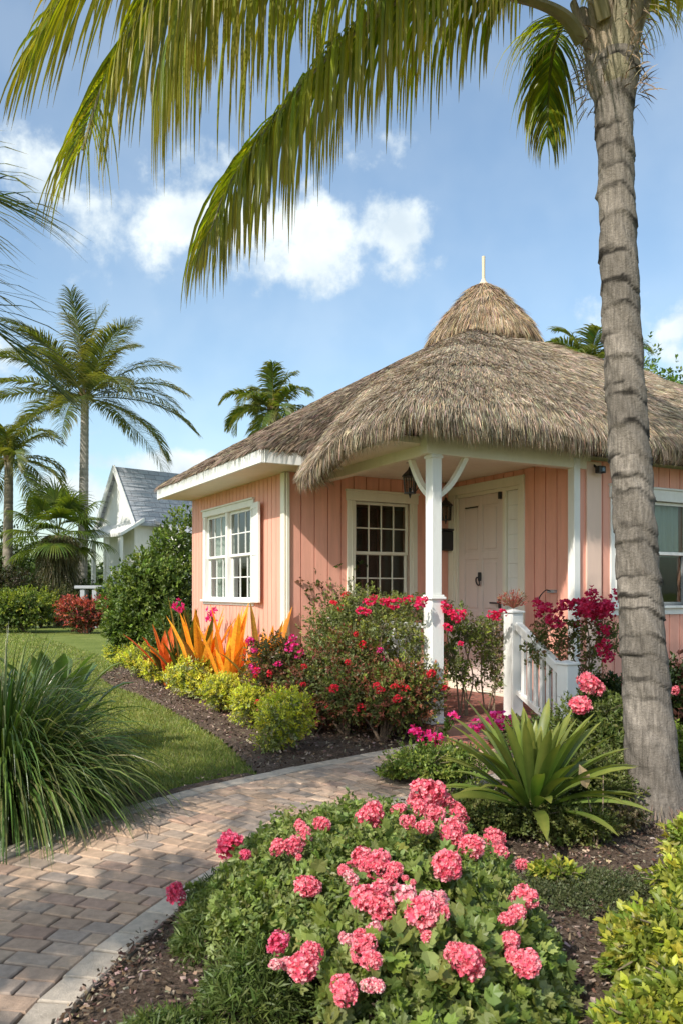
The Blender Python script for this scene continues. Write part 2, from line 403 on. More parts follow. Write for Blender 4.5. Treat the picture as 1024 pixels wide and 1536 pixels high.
def bed(name, poly, hump=.03, step=.06):
    poly = np.array(poly); x0, y0 = poly.min(0) - step; x1, y1 = poly.max(0) + step
    nx, ny = int((x1 - x0) / step) + 2, int((y1 - y0) / step) + 2
    X, Y = np.meshgrid(np.linspace(x0, x1, nx), np.linspace(y0, y1, ny)); P = np.stack([X.ravel(), Y.ravel()], 1)
    I = np.arange(nx * ny).reshape(ny, nx)
    ctr = np.stack([(X[:-1, :-1] + X[1:, 1:]) / 2, (Y[:-1, :-1] + Y[1:, 1:]) / 2], -1).reshape(-1, 2)
    keep = poly_in(ctr, [tuple(p) for p in poly])
    q = np.stack([I[:-1, :-1], I[:-1, 1:], I[1:, 1:], I[1:, :-1]], -1).reshape(-1, 4)[keep]
    ins = poly_in(P, [tuple(p) for p in poly])
    pt = np.concatenate([np.linspace(poly[i], poly[(i + 1) % len(poly)], 8) for i in range(len(poly))])
    d = np.array([np.sqrt(((pt - p) ** 2).sum(1).min()) for p in P]) if len(P) < 60000 else np.full(len(P), 1.0)
    z = .012 + np.where(ins, np.minimum(d * .35, hump), 0) + .012 * smooth_noise(P[:, 0] * 2.2, P[:, 1] * 2.2) * np.where(ins, np.minimum(d * 5, 1), 0)
    z = np.where(inpath(P[:, 0], P[:, 1], -.02), np.minimum(z, .010), z)
    b = GB(); b.add(np.column_stack([P, z]), loops=q.ravel(), tot=np.full(len(q), 4), col=(.12, .08, .055))
    return tag(b.build(name, 'mulch', smooth=True), kind='structure')
bed('garden_bed', bedA); bed('garden_bed', bedB, .05, .07); bed('garden_bed', bedC, .01, .04); bed('garden_bed', grassbed, .03)
# mulch chips
def chips(n, poly, size):
    poly_ = np.array(poly); x0, y0 = poly_.min(0); x1, y1 = poly_.max(0)
    P = np.column_stack([rng.uniform(x0, x1, n), rng.uniform(y0, y1, n)]); P = P[poly_in(P, poly)]; P = P[~inpath(P[:, 0], P[:, 1], .0)]
    return P
chipT = (np.array([(-.5, 0, 0), (.5, .1, .05), (.4, 1, .15), (-.35, .9, 0)]), [(0, 1, 2, 3)])
b = GB()
near = [p for p in inner if p[1] > .9 and p[1] < 5.2] + [(1.9, 5.6), (2.4, 1.0), (-.85, 1.0)]
for poly, n, s in ((near, 60000, .019), (bedA, 34000, .026), (bedC, 3000, .02), (grassbed, 6000, .022)):
    P = chips(n, poly, s); k = len(P)
    b.scatter(*chipT, np.column_stack([P, rng.uniform(.035, .082, k)]), rdir(k) * [1, 1, .35], rdir(k, (.4, 1)),
              np.column_stack([rng.uniform(.25, .7, k) * s, rng.uniform(.6, 1.6, k) * s, np.full(k, s)]),
              pal([(.12, .075, .052), (.20, .14, .10), (.07, .045, .033), (.34, .26, .20)], k, .25))
tag(b.build('mulch_chips', 'soil'), 'loose brown bark mulch covering the planting beds', 'mulch', kind='stuff')

# pavers
b = GB()
base = GB()
ss = np.linspace(0, PLEN, 120); q = np.stack([np.column_stack([pth(ss, np.full(120, t)), np.full(120, .014)]) for t in (HWID - .01, 0, -HWID + .01)], 1)
base.grid(q, col=(.10, .085, .07)); tag(base.build('path_bedding_sand', 'soil'), kind='structure')
def paver(s0, s1, t0, t1, col, h=.034, g=.0045):
    h = h + rng.normal(0, .0010); s0 += g; s1 -= g; t0 += g; t1 -= g; bv = .005
    j = rng.normal(0, .0028, (4, 2)); tl = rng.normal(0, .0009, 4)
    S = np.array([s0, s1, s1, s0]) + j[:, 0]; T = np.array([t0, t0, t1, t1]) + j[:, 1]
    S2 = np.array([s0 + bv, s1 - bv, s1 - bv, s0 + bv]) + j[:, 0]; T2 = np.array([t0 + bv, t0 + bv, t1 - bv, t1 - bv]) + j[:, 1]
    a = np.column_stack([pth(S, T), np.full(4, .006)]); m = np.column_stack([pth(S, T), h - .006 + tl]); t = np.column_stack([pth(S2, T2), h + tl])
    f = [(8, 9, 10, 11)] + [(k, (k + 1) % 4, 4 + (k + 1) % 4, 4 + k) for k in range(4)] + [(4 + k, 4 + (k + 1) % 4, 8 + (k + 1) % 4, 8 + k) for k in range(4)]
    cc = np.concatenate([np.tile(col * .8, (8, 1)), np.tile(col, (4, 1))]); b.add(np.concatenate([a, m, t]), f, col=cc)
pc = np.array([(.52, .39, .29), (.46, .345, .265), (.54, .42, .32), (.48, .34, .265), (.41, .335, .275), (.50, .37, .275), (.37, .31, .265)])
s = 0.0; row = 0
while s < PLEN - .05:
    rh = .108 + rng.normal(0, .002)
    t = -HWID + .14 + (0 if row % 2 else -.082)
    while t < HWID - .145:
        wd = .165 + rng.choice([0, 0, .02, -.02]); t1 = min(t + wd, HWID - .14)
        if HWID - .14 - t1 < .06: t1 = HWID - .14
        tt = max(t, -HWID + .14)
        if t1 - tt > .03: paver(s, min(s + rh, PLEN), tt, t1, np.clip(pc[rng.integers(len(pc))] * [1.10, 1.02, .94] * (1 + rng.normal(0, .09)), .1, .7))
        t = t1
    s += rh; row += 1
for sd in (-1, 1):
    s = 0.0
    while s < PLEN - .04:
        ln = .21 + rng.normal(0, .022); t0, t1 = sorted((sd * HWID, sd * (HWID - .14)))
        paver(s, min(s + ln, PLEN), t0, t1, np.array((.54, .455, .36)) * (1 + rng.normal(0, .12)), .038, .0045); s += ln
tag(b.build('paver_path', 'paver'), kind='structure')

# lawn grass
def grass_pts(n, x0, x1, y0, y1):
    y = np.exp(rng.uniform(np.log(y0), np.log(y1), n)); x = rng.uniform(0, 1, n)
    lo = np.maximum((0 - 560) / F * y, x0); hi = np.minimum(-.1 * y, x1) ; x = lo + (hi - lo) * x
    return np.column_stack([x, y])
P = grass_pts(190000, -16, 0, 4.9, 31)
ok = ~inpath(P[:, 0], P[:, 1], .03) & ~poly_in(P, bedA) & ~poly_in(P, grassbed) & ~poly_in(P, bedC) & (P[:, 1] > 4.9)
ca = P - A[:2]; uu = ca @ U[:2]; vv = ca @ VV[:2]; ok &= ~((uu > -.05) & (vv < 0))
P = P[ok]; k = len(P)
b = GB(); sc = np.clip(P[:, 1] / 8, .9, 3.6)
b.ribbons(np.column_stack([P, np.zeros(k)]), rdir(k, (.9, 1)), rdir(k) * [1, 1, 0] + 1e-4, rng.uniform(.028, .055, k) * np.clip(sc, .9, 1.3), .0035 * sc * 1.3, K=2, g=.25,
          C=pal([(.21, .26, .055), (.27, .30, .07), (.16, .21, .045), (.36, .35, .13)], k, .2) * (1 + .18 * smooth_noise(P[:, 0], P[:, 1]))[:, None])
tag(b.build('grass_blades', 'leaf'), 'short mown green grass of the front lawn', 'grass', kind='stuff')

# ---------------------------------------------------------------- cottage
house = empty('thatched_cottage', A, 'salmon pink board cottage with white trim, porch and a thatched roof', 'cottage', rz=HA)
def H(u, v, z): return np.array([u, -v, z], float)      # cottage coordinates: u along the front, v towards the garden
EU = np.array([1., 0, 0]); EV = np.array([0, -1., 0]); EZ = np.array([0, 0, 1.])
def cells(a0, a1, z0, z1, ops, step):
    br = sorted(set([a0, a1] + [o[k] for o in ops for k in (0, 1) if a0 < o[k] < a1] + list(np.arange(a0, a1, step))))
    for x0, x1 in zip(br[:-1], br[1:]):
        if x1 - x0 < .004: continue
        zs = [(z0, z1)]; m = (x0 + x1) / 2
        for (oa, ob_, oz0, oz1) in ops:
            if oa < m < ob_:
                nz = []
                for (p, q_) in zs:
                    if oz0 > p: nz.append((p, min(q_, oz0)))
                    if oz1 < q_: nz.append((max(p, oz1), q_))
                zs = [t for t in nz if t[1] - t[0] > .002]
        for z in zs: yield x0, x1, z[0], z[1], any(abs(x0 - k) < 1e-4 for k in np.arange(a0, a1, step)), any(abs(x1 - k) < 1e-4 for k in np.arange(a0, a1 + step, step))
def wall(org, ax, nn, a0, a1, z0, z1, ops, step=.165):
    b = GB()
    for x0, x1, p, q_, e0, e1 in cells(a0, a1, z0, z1, ops, step):
        g0 = .006 if e0 else 0; g1 = .006 if e1 else 0
        b.box(org + ax * ((x0 + g0 + x1 - g1) / 2) + nn * .008 + EZ * (p + q_) / 2, ((x1 - x0 - g0 - g1) / 2, .008, (q_ - p) / 2), (ax, nn, EZ))
        b.box(org + ax * ((x0 + x1) / 2) - nn * .062 + EZ * (p + q_) / 2, ((x1 - x0) / 2, .06, (q_ - p) / 2), (ax, nn, EZ))
    return b.build('wall', 'pink', house)
UD = 2.18; VF = 2.1; WZ = 2.66
wall(H(0, 0, 0), EU, EV, 0, UD, 0, WZ, [(.84, 1.58, 1.2, 2.38)])
wall(H(0, 0, 0), -EV, -EU, 0, 3.17, 0, WZ, [(.72, 2.6, 1.22, 2.40)], .12)
wall(H(UD, 0, 0), EV, -EU, .02, VF, 0, WZ, [(.1, 1.28, .18, 2.68 - .1)])
wall(H(UD, VF, 0), EU, EV, 0, 4.5, 0, WZ, [(.55, 1.62, 1.2, 2.3)])
wall(H(0, -3.17, 0), EU, -EV, 0, 6.68, 0, WZ, [], .33)
wall(H(6.68, VF, 0), -EV, EU, 0, 5.27, 0, WZ, [], .33)
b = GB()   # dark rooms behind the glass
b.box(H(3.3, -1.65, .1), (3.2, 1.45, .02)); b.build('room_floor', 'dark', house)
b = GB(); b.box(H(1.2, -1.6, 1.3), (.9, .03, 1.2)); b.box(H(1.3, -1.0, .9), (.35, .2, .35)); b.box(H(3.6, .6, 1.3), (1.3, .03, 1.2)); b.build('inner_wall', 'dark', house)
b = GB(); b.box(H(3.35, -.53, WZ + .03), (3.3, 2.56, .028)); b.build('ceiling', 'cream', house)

def window(org, ax, nn, a0, a1, z0, z1, cols, rows, units=1, cas=.10, wood='white', label=None):
    """casing round an opening a0..a1, z0..z1; units of two sashes side by side"""
    def bx(b, x0, x1, p, q_, n0, n1, bev=.004): b.box(org + ax * (x0 + x1) / 2 + nn * (n0 + n1) / 2 + EZ * (p + q_) / 2, ((x1 - x0) / 2, (n1 - n0) / 2, (q_ - p) / 2), (ax, nn, EZ), bev=bev)
    b = GB()
    bx(b, a0 - cas, a0, z0, z1, -.06, .034); bx(b, a1, a1 + cas, z0, z1, -.06, .034)
    bx(b, a0 - cas - .012, a1 + cas + .012, z1, z1 + cas, -.06, .037); bx(b, a0 - cas - .02, a1 + cas + .02, z1 + cas, z1 + cas + .022, .0, .055)
    bx(b, a0 - cas, a1 + cas, z0 - cas * .8, z0 - .03, -.06, .031); bx(b, a0 - cas - .03, a1 + cas + .03, z0 - .03, z0, -.06, .065)
    for x in (a0 - cas * .45, a1 + cas * .45 - .012): bx(b, x, x + .012, z0, z1, .034, .043, .002)
    um = (a1 - a0) / units
    for k in range(1, units): bx(b, a0 + um * k - .03, a0 + um * k + .03, z0, z1, -.06, .03)
    w_ = tag(b.build('window', wood, house), label)
    zm = (z0 + z1) / 2
    for k in range(units):
        p0 = a0 + um * k + (.03 if k else 0); p1 = a0 + um * (k + 1) - (.03 if k < units - 1 else 0)
        for (q0, q1, dp) in ((zm - .015, z1, -.012), (z0, zm + .015, -.038)):
            s_ = GB(); t = .035
            bx(s_, p0, p0 + t, q0, q1, dp - .022, dp); bx(s_, p1 - t, p1, q0, q1, dp - .022, dp)
            bx(s_, p0 + t, p1 - t, q0, q0 + t, dp - .022, dp); bx(s_, p0 + t, p1 - t, q1 - t, q1, dp - .022, dp)
            for i in range(1, cols): x = p0 + t + (p1 - p0 - 2 * t) * i / cols; bx(s_, x - .007, x + .007, q0 + t, q1 - t, dp - .016, dp - .001, 0)
            for i in range(1, rows): z = q0 + t + (q1 - q0 - 2 * t) * i / rows; bx(s_, p0 + t, p1 - t, z - .007, z + .007, dp - .017, dp - .003, 0)
            s_.build('sash', wood, w_)
            g = GB(); g.box(org + ax * (p0 + p1) / 2 + nn * (dp - .011) + EZ * (q0 + q1) / 2, ((p1 - p0) / 2 - .01, .0015, (q1 - q0) / 2 - .01), (ax, nn, EZ)); g.build('pane', 'glass', w_)
    return w_
def curtain(org, ax, nn, a0, a1, z0, z1, par, depth=.14):
    b = GB(); n = 60; x = np.linspace(a0, a1, n); o = .018 * np.sin(np.arange(n) * 1.1) + .008 * np.sin(np.arange(n) * .37)
    P = np.stack([np.stack([org + ax * xx + nn * (-depth + oo * (1 + .4 * f)) + EZ * (z1 + (z0 - z1) * f) for xx, oo in zip(x, o)]) for f in (0, .5, 1)])
    b.grid(P); b.build('curtain', 'curtain', par, smooth=True)
w1 = window(H(0, 0, 0), EU, EV, .84, 1.58, 1.2, 2.38, 4, 2, 1, .105, 'cream')
w2 = window(H(0, 0, 0), -EV, -EU, .95, 2.58, 1.24, 2.36, 3, 2, 2, .08, 'white', 'white double window on the side wall')
curtain(H(0, 0, 0), -EV, -EU, .98, 1.35, 1.2, 2.38, w2); curtain(H(0, 0, 0), -EV, -EU, 1.9, 2.55, 1.2, 2.38, w2)
curtain(H(0, 0, 0), EU, EV, .84, 1.0, 1.2, 2.38, w1, .3)
w3 = window(H(UD, VF, 0), EU, EV, .55, 1.62, 1.2, 2.3, 2, 1, 1, .12, 'white')
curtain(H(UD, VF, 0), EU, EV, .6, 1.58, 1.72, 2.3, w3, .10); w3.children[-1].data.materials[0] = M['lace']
b = GB()   # louvred shutter beside the side window, standing a little open
ang = R(7); sx = np.array([math.sin(ang) * -1, math.cos(ang), 0])
sax = nrm(-EV * math.cos(ang) * -1 + -EU * math.sin(ang)); snn = nrm(np.cross(sax, EZ)); snn = snn if snn[0] < 0 else -snn
so_ = H(0, -.86, 0) - EU * .05
for a_, q_ in ((0, .04), (.26, .30)): b.box(so_ + sax * (a_ + q_) / 2 + EZ * 1.80, (.02, .016, .58), (sax, snn, EZ), bev=.003)
for z in (1.25, 1.80, 2.35): b.box(so_ + sax * .15 + EZ * z, (.11, .015, .032), (sax, snn, EZ), bev=.003)
for q_ in np.arange(.068, .26, .0415): b.box(so_ + sax * q_ + EZ * 1.8, (.0195, .009, .53), (sax, snn, EZ), bev=.003)
b.build('shutter', 'white', house)
b = GB(); zz = WZ / 2
b.box(H(-.030, -.028, zz), (.012, .050, zz - .02), (EU, EV, EZ), bev=.003); b.box(H(.0, .034, zz), (.018, .010, zz - .02), (EU, EV, EZ), bev=.003); b.build('corner_board', 'cream', house)
b = GB(); b.box(H(UD + .19, VF + .028, zz), (.10, .011, zz - .02), (EU, EV, EZ), bev=.003); b.build('corner_board', 'pale_trim', house)

# door in the side of the right-hand wing: cottage plane u = UD, opening v .1 .. 1.28
def dbx(b, v0, v1, z0, z1, n0, n1, bev=.004): b.box(H(UD - (n0 + n1) / 2, (v0 + v1) / 2, (z0 + z1) / 2), ((n1 - n0) / 2, (v1 - v0) / 2, (z1 - z0) / 2), (EU, EV, EZ), bev=bev)
b = GB()
dbx(b, .0, .13, .18, 2.5, -.06, .036); dbx(b, 1.26, 1.36, .18, 2.5, -.06, .036); dbx(b, .0, 1.36, 2.5, 2.6, -.06, .038)
dbx(b, .13, .17, .18, 2.46, -.06, .018); dbx(b, .17, 1.26, 2.46, 2.5, -.06, .018); dbx(b, 1.0, 1.05, .18, 2.46, -.06, .026); dbx(b, .17, 1.0, .18, .21, -.06, .03)
for v in (.045, .09): dbx(b, v, v + .01, .18, 2.5, .036, .045, .002)
door = tag(b.build('door_frame', 'cream', house))
b = GB(); dbx(b, .172, .998, .212, 2.458, -.055, -.02, 0)
for (p0, p1) in ((.172, .28), (.555, .615), (.89, .998)): dbx(b, p0, p1, .212, 2.458, -.02, -.004)
for (p0, p1) in ((.28, .555), (.615, .89)):
    for z0, z1 in ((.212, .42), (1.0, 1.12), (1.72, 1.80), (2.34, 2.458)): dbx(b, p0, p1, z0, z1, -.02, -.0045)
    for z0, z1 in ((.42, 1.0), (1.12, 1.72), (1.80, 2.34)): dbx(b, p0 + .035, p1 - .035, z0 + .035, z1 - .035, -.02, -.009, .006)
dr = b.build('door', 'door', house)
b = GB(); dbx(b, 1.052, 1.258, .21, 2.458, -.05, -.02, 0)
z = .215
while z < 2.44: dbx(b, 1.053, 1.257, z, min(z + .155, 2.456), -.02, -.008, .003); z += .16
b.build('side_panel', 'white', house)
b = GB(); kz = 1.52; kc = H(UD - .012, .585, kz)
b.box(kc, (.012, .022, .05), (EU, EV, EZ), bev=.006)
th = np.linspace(0, 2 * np.pi, 17); ring = np.stack([kc + EV * (.032 * math.sin(t) + .0) + EZ * (-.055 + .045 * math.cos(t)) - EU * (.025 + .01 * math.cos(t)) for t in th]); b.tube(ring, .009, 6)
b.build('door_knocker', 'black', dr, smooth=False)
b = GB(); dbx(b, .3, .53, 2.325, 2.338, -.009, .004, .002); dbx(b, .93, .965, 2.38, 2.46, .0, .03, .004); b.build('door_closer', 'black', dr)
b = GB(); kc = H(UD - .02, .93, 1.22); b.tube([kc + EU * .02, kc - EU * .03], .009, 8); b.box(kc - EU * .035 - EV * .05, (.008, .06, .009), (EU, EV, EZ), bev=.003); b.box(kc + EU * .016, (.005, .022, .06), (EU, EV, EZ), bev=.002); b.build('door_handle', 'black', dr)

# porch
b = GB(); b.box(H(1.27, 1.16, .09), (.905, 1.10, .088), (EU, EV, EZ), bev=.01); b.build('porch_floor', 'porchbrick', house)
b = GB(); b.box(H(.98, 2.46, .045), (.5, .195, .043), (EU, EV, EZ), bev=.01); b.build('porch_step', 'porchbrick', house)
PU, PV = .464, 2.08
b = GB()
b.box(H(PU, PV, .73), (.066, .066, .55), (EU, EV, EZ), bev=.006); b.box(H(PU, PV, 1.29), (.082, .082, .012), (EU, EV, EZ), bev=.005); b.box(H(PU, PV, 1.31), (.070, .070, .010), (EU, EV, EZ), bev=.005)
b.box(H(PU, PV, .21), (.076, .076, .03), (EU, EV, EZ), bev=.006)
b.box(H(PU, PV, 1.99), (.053, .053, .67), (EU, EV, EZ), bev=.006); b.box(H(PU, PV, 2.54), (.062, .062, .014), (EU, EV, EZ), bev=.004); b.build('porch_post', 'white', house)
b = GB(); b.box(H(UD - .045, VF - .0, 1.42), (.042, .045, 1.24), (EU, EV, EZ), bev=.005); b.build('porch_post', 'white', house)
b = GB(); b.box(H((PU + UD) / 2 + .02, PV, 2.665), ((UD - PU) / 2 + .13, .055, .105), (EU, EV, EZ), bev=.005); b.build('porch_beam', 'cream', house)
b = GB(); b.box(H(PU, PV / 2 - .04, 2.667), (.053, PV / 2 - .045, .100), (EU, EV, EZ), bev=.005); b.build('porch_beam', 'cream', house)
for axx in (EU, -EV):
    b = GB(); ts = np.linspace(0, 1, 9); org = H(PU, PV, 0)
    pp = [org + axx * (.05 + .30 * t + .0) + EZ * (2.20 + .36 * t - .05 * math.sin(math.pi * t)) for t in ts]
    for p, q_ in zip(pp[:-1], pp[1:]):
        d = nrm(q_ - p); nn_ = nrm(np.cross(d, np.cross(axx, EZ))); b.box((p + q_) / 2, (np.linalg.norm(q_ - p) / 2 + .004, .026, .022), (d, np.cross(nn_, d), nn_))
    b.build('brace', 'cream', house)
def balus(b, u, v, z0, z1, r=.016): b.box(H(u, v, (z0 + z1) / 2), (r, r, (z1 - z0) / 2), (EU, EV, EZ), bev=.003)
# side balustrade (behind the flowering shrubs)
b = GB(); b.box(H(PU, 1.04, 1.04), (.035, .92, .022), (EU, EV, EZ), bev=.006); b.box(H(PU, 1.04, .30), (.02, .92, .03), (EU, EV, EZ), bev=.004)
bal = b.build('porch_railing', 'white', house)
for v in np.arange(.2, 1.95, .125): bb = GB(); balus(bb, PU, v, .33, 1.02, .024); bb.build('baluster', 'white', bal)
# stair railing with two newel posts
NU1, NV1, NU2, NV2 = 1.36, 2.10, 1.20, 2.96
def newel(u, v, z0, z1, r=.066):
    b = GB(); b.box(H(u, v, (z0 + z1) / 2), (r, r, (z1 - z0) / 2), (EU, EV, EZ), bev=.006); b.box(H(u, v, z1 + .008), (r + .014, r + .014, .010), (EU, EV, EZ), bev=.004)
    c = H(u, v, z1 + .018); rr = r - .002; b.add([c + EU * x * rr + EV * y * rr for x, y in ((-1, -1), (1, -1), (1, 1), (-1, 1))] + [c + EZ * .02], [(0, 1, 4), (1, 2, 4), (2, 3, 4), (3, 0, 4)])
    return b
rail = newel(NU1, NV1, .18, 1.15).build('newel_post', 'white', house)
newel(NU2, NV2, .0, .74, .062).build('newel_post', 'white', house)
p0 = H(NU1, NV1 + .066, 1.03); p1 = H(NU2, NV2 - .06, .68); d = nrm(p1 - p0); sd = nrm(np.cross(d, EZ)); up = np.cross(sd, d); ln = np.linalg.norm(p1 - p0)
b = GB(); b.box((p0 + p1) / 2, (ln / 2, .034, .038), (d, sd, up), bev=.006); q0 = p0 - EZ * .62; q1 = p1 - EZ * .52; dd = nrm(q1 - q0)
b.box((q0 + q1) / 2, (np.linalg.norm(q1 - q0) / 2, .02, .025), (dd, sd, np.cross(sd, dd)), bev=.004); rl = b.build('stair_railing', 'white', house)
for k in range(1, 7):
    t = k / 7; a = p0 + (p1 - p0) * t - EZ * .03; c = q0 + (q1 - q0) * t; bb = GB(); bb.box((a + c) / 2, (.018, .018, (a[2] - c[2]) / 2), (EU, EV, EZ), bev=.003); bb.build('baluster', 'white', rl)

# eaves of the left wing: fascia and soffit
e = .5
b = GB(); b.box(H(-e, -1.35, 2.71), (.018, 1.85, .07), (EU, EV, EZ), bev=.004); b.box(H(-.02, e - .0, 2.71), (.46, .018, .07), (EU, EV, EZ), bev=.004); b.build('fascia', 'white', house)
b = GB(); b.box(H(-.24, -1.35, 2.655), (.24, 1.83, .008), (EU, EV, EZ)); b.box(H(.24, .24, 2.655), (.235, .24, .0075), (EU, EV, EZ)); b.build('soffit', 'cream', house)

# thatch
UA, VA = 3.1, -.5
def perim(corners, rad, n):
    """rounded rectangle loop u0,u1,v0,v1 starting anywhere"""
    u0, u1, v0, v1 = corners; pts = []
    for cx, cy, a0 in ((u1 - rad, v1 - rad, 0), (u0 + rad, v1 - rad, 90), (u0 + rad, v0 + rad, 180), (u1 - rad, v0 + rad, 270)):
        for a in np.linspace(a0, a0 + 90, 12): pts.append((cx + rad * math.cos(R(a)), cy + rad * math.sin(R(a))))
    pts = np.array(pts + [pts[0]]); s_ = np.concatenate([[0], np.cumsum(np.linalg.norm(np.diff(pts, axis=0), axis=1))])
    t = np.linspace(0, s_[-1], n + 1)[:-1]; return np.stack([np.interp(t, s_, pts[:, i]) for i in (0, 1)], 1)
class Thatch:
    def __init__(s, corners, rad, prof, n=360, lump=.03):
        s.per = perim(corners, rad, n); s.n = n; s.prof = np.array(prof); s.lump = lump; s.drop = False
    def P(s, th, r):
        """th in 0..1 round, r in 0..1 along profile"""
        th = np.mod(th, 1) * s.n; i = th.astype(int) % s.n; j = (i + 1) % s.n; f = (th - np.floor(th))[:, None]
        p = s.per[i] * (1 - f) + s.per[j] * f
        t = r * (len(s.prof) - 1); RR = np.interp(t, np.arange(len(s.prof)), s.prof[:, 0]); Z = np.interp(t, np.arange(len(s.prof)), s.prof[:, 1])
        q_ = np.array([UA, VA]) + (p - [UA, VA]) * RR[:, None]
        lump = s.lump * smooth_noise(q_[:, 0] * 1.1 + 3, q_[:, 1] * 1.1) + s.lump * .45 * smooth_noise(q_[:, 0] * 3.7, q_[:, 1] * 3.9 + 1)
        if s.drop: Z = Z - .26 * np.clip((RR - .72) / .28, 0, 1) * np.exp(-((q_[:, 1] - .62) / .55) ** 2) * (q_[:, 0] < 1.2)
        return np.column_stack([q_[:, 0], -q_[:, 1], Z + lump * np.minimum(1, RR * 3)])
    def build(s, name, nstraw, L, W, cols, basecol, lift=.12, rmax=1.0, r0=0.0, yawn=.12, frac=None):
        a = np.linspace(0, 1, s.n + 1)[:-1]; k = len(s.prof); rr = np.linspace(0, 1, (k - 1) * 4 + 1)
        G = np.stack([s.P(a, np.full(s.n, r)) for r in rr]); b = GB(); b.grid(G, True, basecol)
        top = s.prof[:, 1]
        n = nstraw; th = rng.uniform(0, 1, n * 3); r = rng.uniform(0, rmax, n * 3)
        # area weight: proportional to radius fraction and local profile length
        t = r * (k - 1); RR = np.interp(t, np.arange(k), s.prof[:, 0]); sl = np.linalg.norm(np.diff(s.prof * [3.0, 1], axis=0), axis=1)[np.minimum(t.astype(int), k - 2)]
        wgt = RR * sl; keep = rng.uniform(0, 1, n * 3) < wgt / wgt.max(); th = th[keep][:n]; r = r[keep][:n]; n = len(th)
        p = s.P(th, r); d = nrm(s.P(th, np.minimum(r + .01, 1)) - p); sdv = nrm(s.P(th + .001, r) - p); nn = nrm(np.cross(sdv, d)); nn *= np.where((nn[:, 2:3] < 0) & (r[:, None] < .85), -1, 1)
        outd = np.column_stack([p[:, 0] - UA, p[:, 1] + VA, np.zeros(n)]); nn *= np.where((np.sum(nn * outd, 1) < 0)[:, None], -1, 1)
        cl = .5 + .5 * smooth_noise(p[:, 0] * 4.2, p[:, 1] * 4.2)
        course = (np.mod(r * 9 + .12 * np.sin(th * 60), 1)[:, None]) ** 2
        d2 = nrm(d + sdv * (rng.normal(0, yawn, (n, 1)) + .22 * smooth_noise(p[:, 0] * 6 + 1, p[:, 1] * 6)[:, None]) + nn * (lift * rng.uniform(.1, 1.3, (n, 1)) * (.3 + .8 * cl[:, None] + .8 * course)))
        st = smooth_noise(p[:, 0] * .9 + 7, p[:, 1] * 1.1 + 2) + .5 * smooth_noise(p[:, 0] * 9, p[:, 1] * 9)
        C = pal(cols, n, .22) * (.70 + .5 * cl + .22 * st)[:, None]
        b.ribbons(p + nn * .004, d2, sdv + nn * rng.normal(0, .5, (n, 1)), rng.uniform(.6, 1.2, n) * L, W * rng.uniform(.6, 1.3, n), K=2, g=.16, C=C, prof=lambda t: (1, .75, .12)[int(round(t * 2))])
        return b.build(name, 'straw', house)
TC = [(.50, .385, .26), (.44, .33, .22), (.58, .46, .315), (.34, .26, .18), (.40, .335, .26), (.26, .20, .145)]
TG = [(.46, .385, .28), (.38, .315, .23), (.52, .45, .345), (.27, .225, .17), (.52, .46, .37), (.20, .165, .125)]
pr = [(.06, 4.70), (.2, 4.55), (.4, 4.22), (.6, 3.82), (.8, 3.40), (.9, 3.17), (.96, 3.03), (.995, 2.91), (1.012, 2.82), (1.008, 2.745), (.985, 2.70), (.93, 2.76)]
thick = Thatch((-.08, 6.75, -3.3, 2.50), .30, pr)
thick.drop = True
thick.per[:, 0] = np.maximum(thick.per[:, 0], .5 - .64 * np.clip((thick.per[:, 1] - .05) / .5, 0, 1))
thick.build('roof_thatch', 260000, .15, .0053, TG + TC + TC, (.20, .16, .115), rmax=.90, lift=.2)
pr2 = [(.05, 4.85), (.25, 4.45), (.5, 3.94), (.75, 3.38), (.92, 2.99), (.985, 2.84), (1.0, 2.79), (.99, 2.775), (.9, 2.78)]
thin = Thatch((-.54, 6.7, -3.2, .54), .06, pr2, lump=.012)
thin.build('wing_thatch', 70000, .13, .008, [(.26, .19, .13), (.21, .155, .11), (.32, .25, .18), (.16, .12, .09)], (.13, .10, .07), rmax=.85, lift=.07)
cap = Thatch((UA - .70, UA + .70, VA - .70, VA + .70), .68, [(.05, 5.44), (.22, 5.36), (.42, 5.22), (.62, 5.07), (.8, 4.91), (.93, 4.77), (1.0, 4.68), (1.02, 4.58), (.95, 4.52), (.8, 4.60)], n=120, lump=.035)
cap.build('thatch_cap', 16000, .22, .008, [(.44, .30, .17), (.50, .37, .23), (.38, .28, .18), (.28, .20, .13), (.42, .345, .25)], (.2, .13, .08), rmax=.88, lift=.12)
b = GB(); c = H(UA, VA, 0); b.tube([c + EZ * 5.36, c + EZ * 5.42, c + EZ * 5.47, c + EZ * 5.50], [.10, .075, .035, .026], 14); b.tube([c + EZ * 5.49, c + EZ * 5.65, c + EZ * 5.80], [.022, .021, .023], 12); b.build('finial', 'tan', house, smooth=False)

# ---------------------------------------------------------------- things on the cottage
def lantern(name, hook_from, pos, label, hang=.0):
    e_ = empty(name, pos, label, 'lantern', 'black lanterns on the porch', rz=HA)
    b = GB(); z = np.array([0, 0, 1.])
    c = np.zeros(3)
    b.tube([c + z * .0, c + z * .012], [.062, .062], 8); b.tube([c + z * .17, c + z * .185, c + z * .245, c + z * .27], [.085, .082, .02, .012], 8)
    for k in range(8): a = k * math.pi / 4; b.tube([c + np.array([.056 * math.cos(a), .056 * math.sin(a), .01]), c + np.array([.066 * math.cos(a), .066 * math.sin(a), .17])], .005, 5)
    b.tube([c - z * .045, c - z * .01, c], [.004, .014, .02], 6); b.tube([c + z * .01, c + z * .06], .014, 8)
    b.build('cage', 'black', e_)
    g = GB(); g.tube([c + z * .012, c + z * .168], [.052, .061], 12, caps=False); g.build('shade', 'glass', e_, smooth=True)
    h = GB(); hook_from(h, c, z); h.build('bracket', 'black', e_); return e_
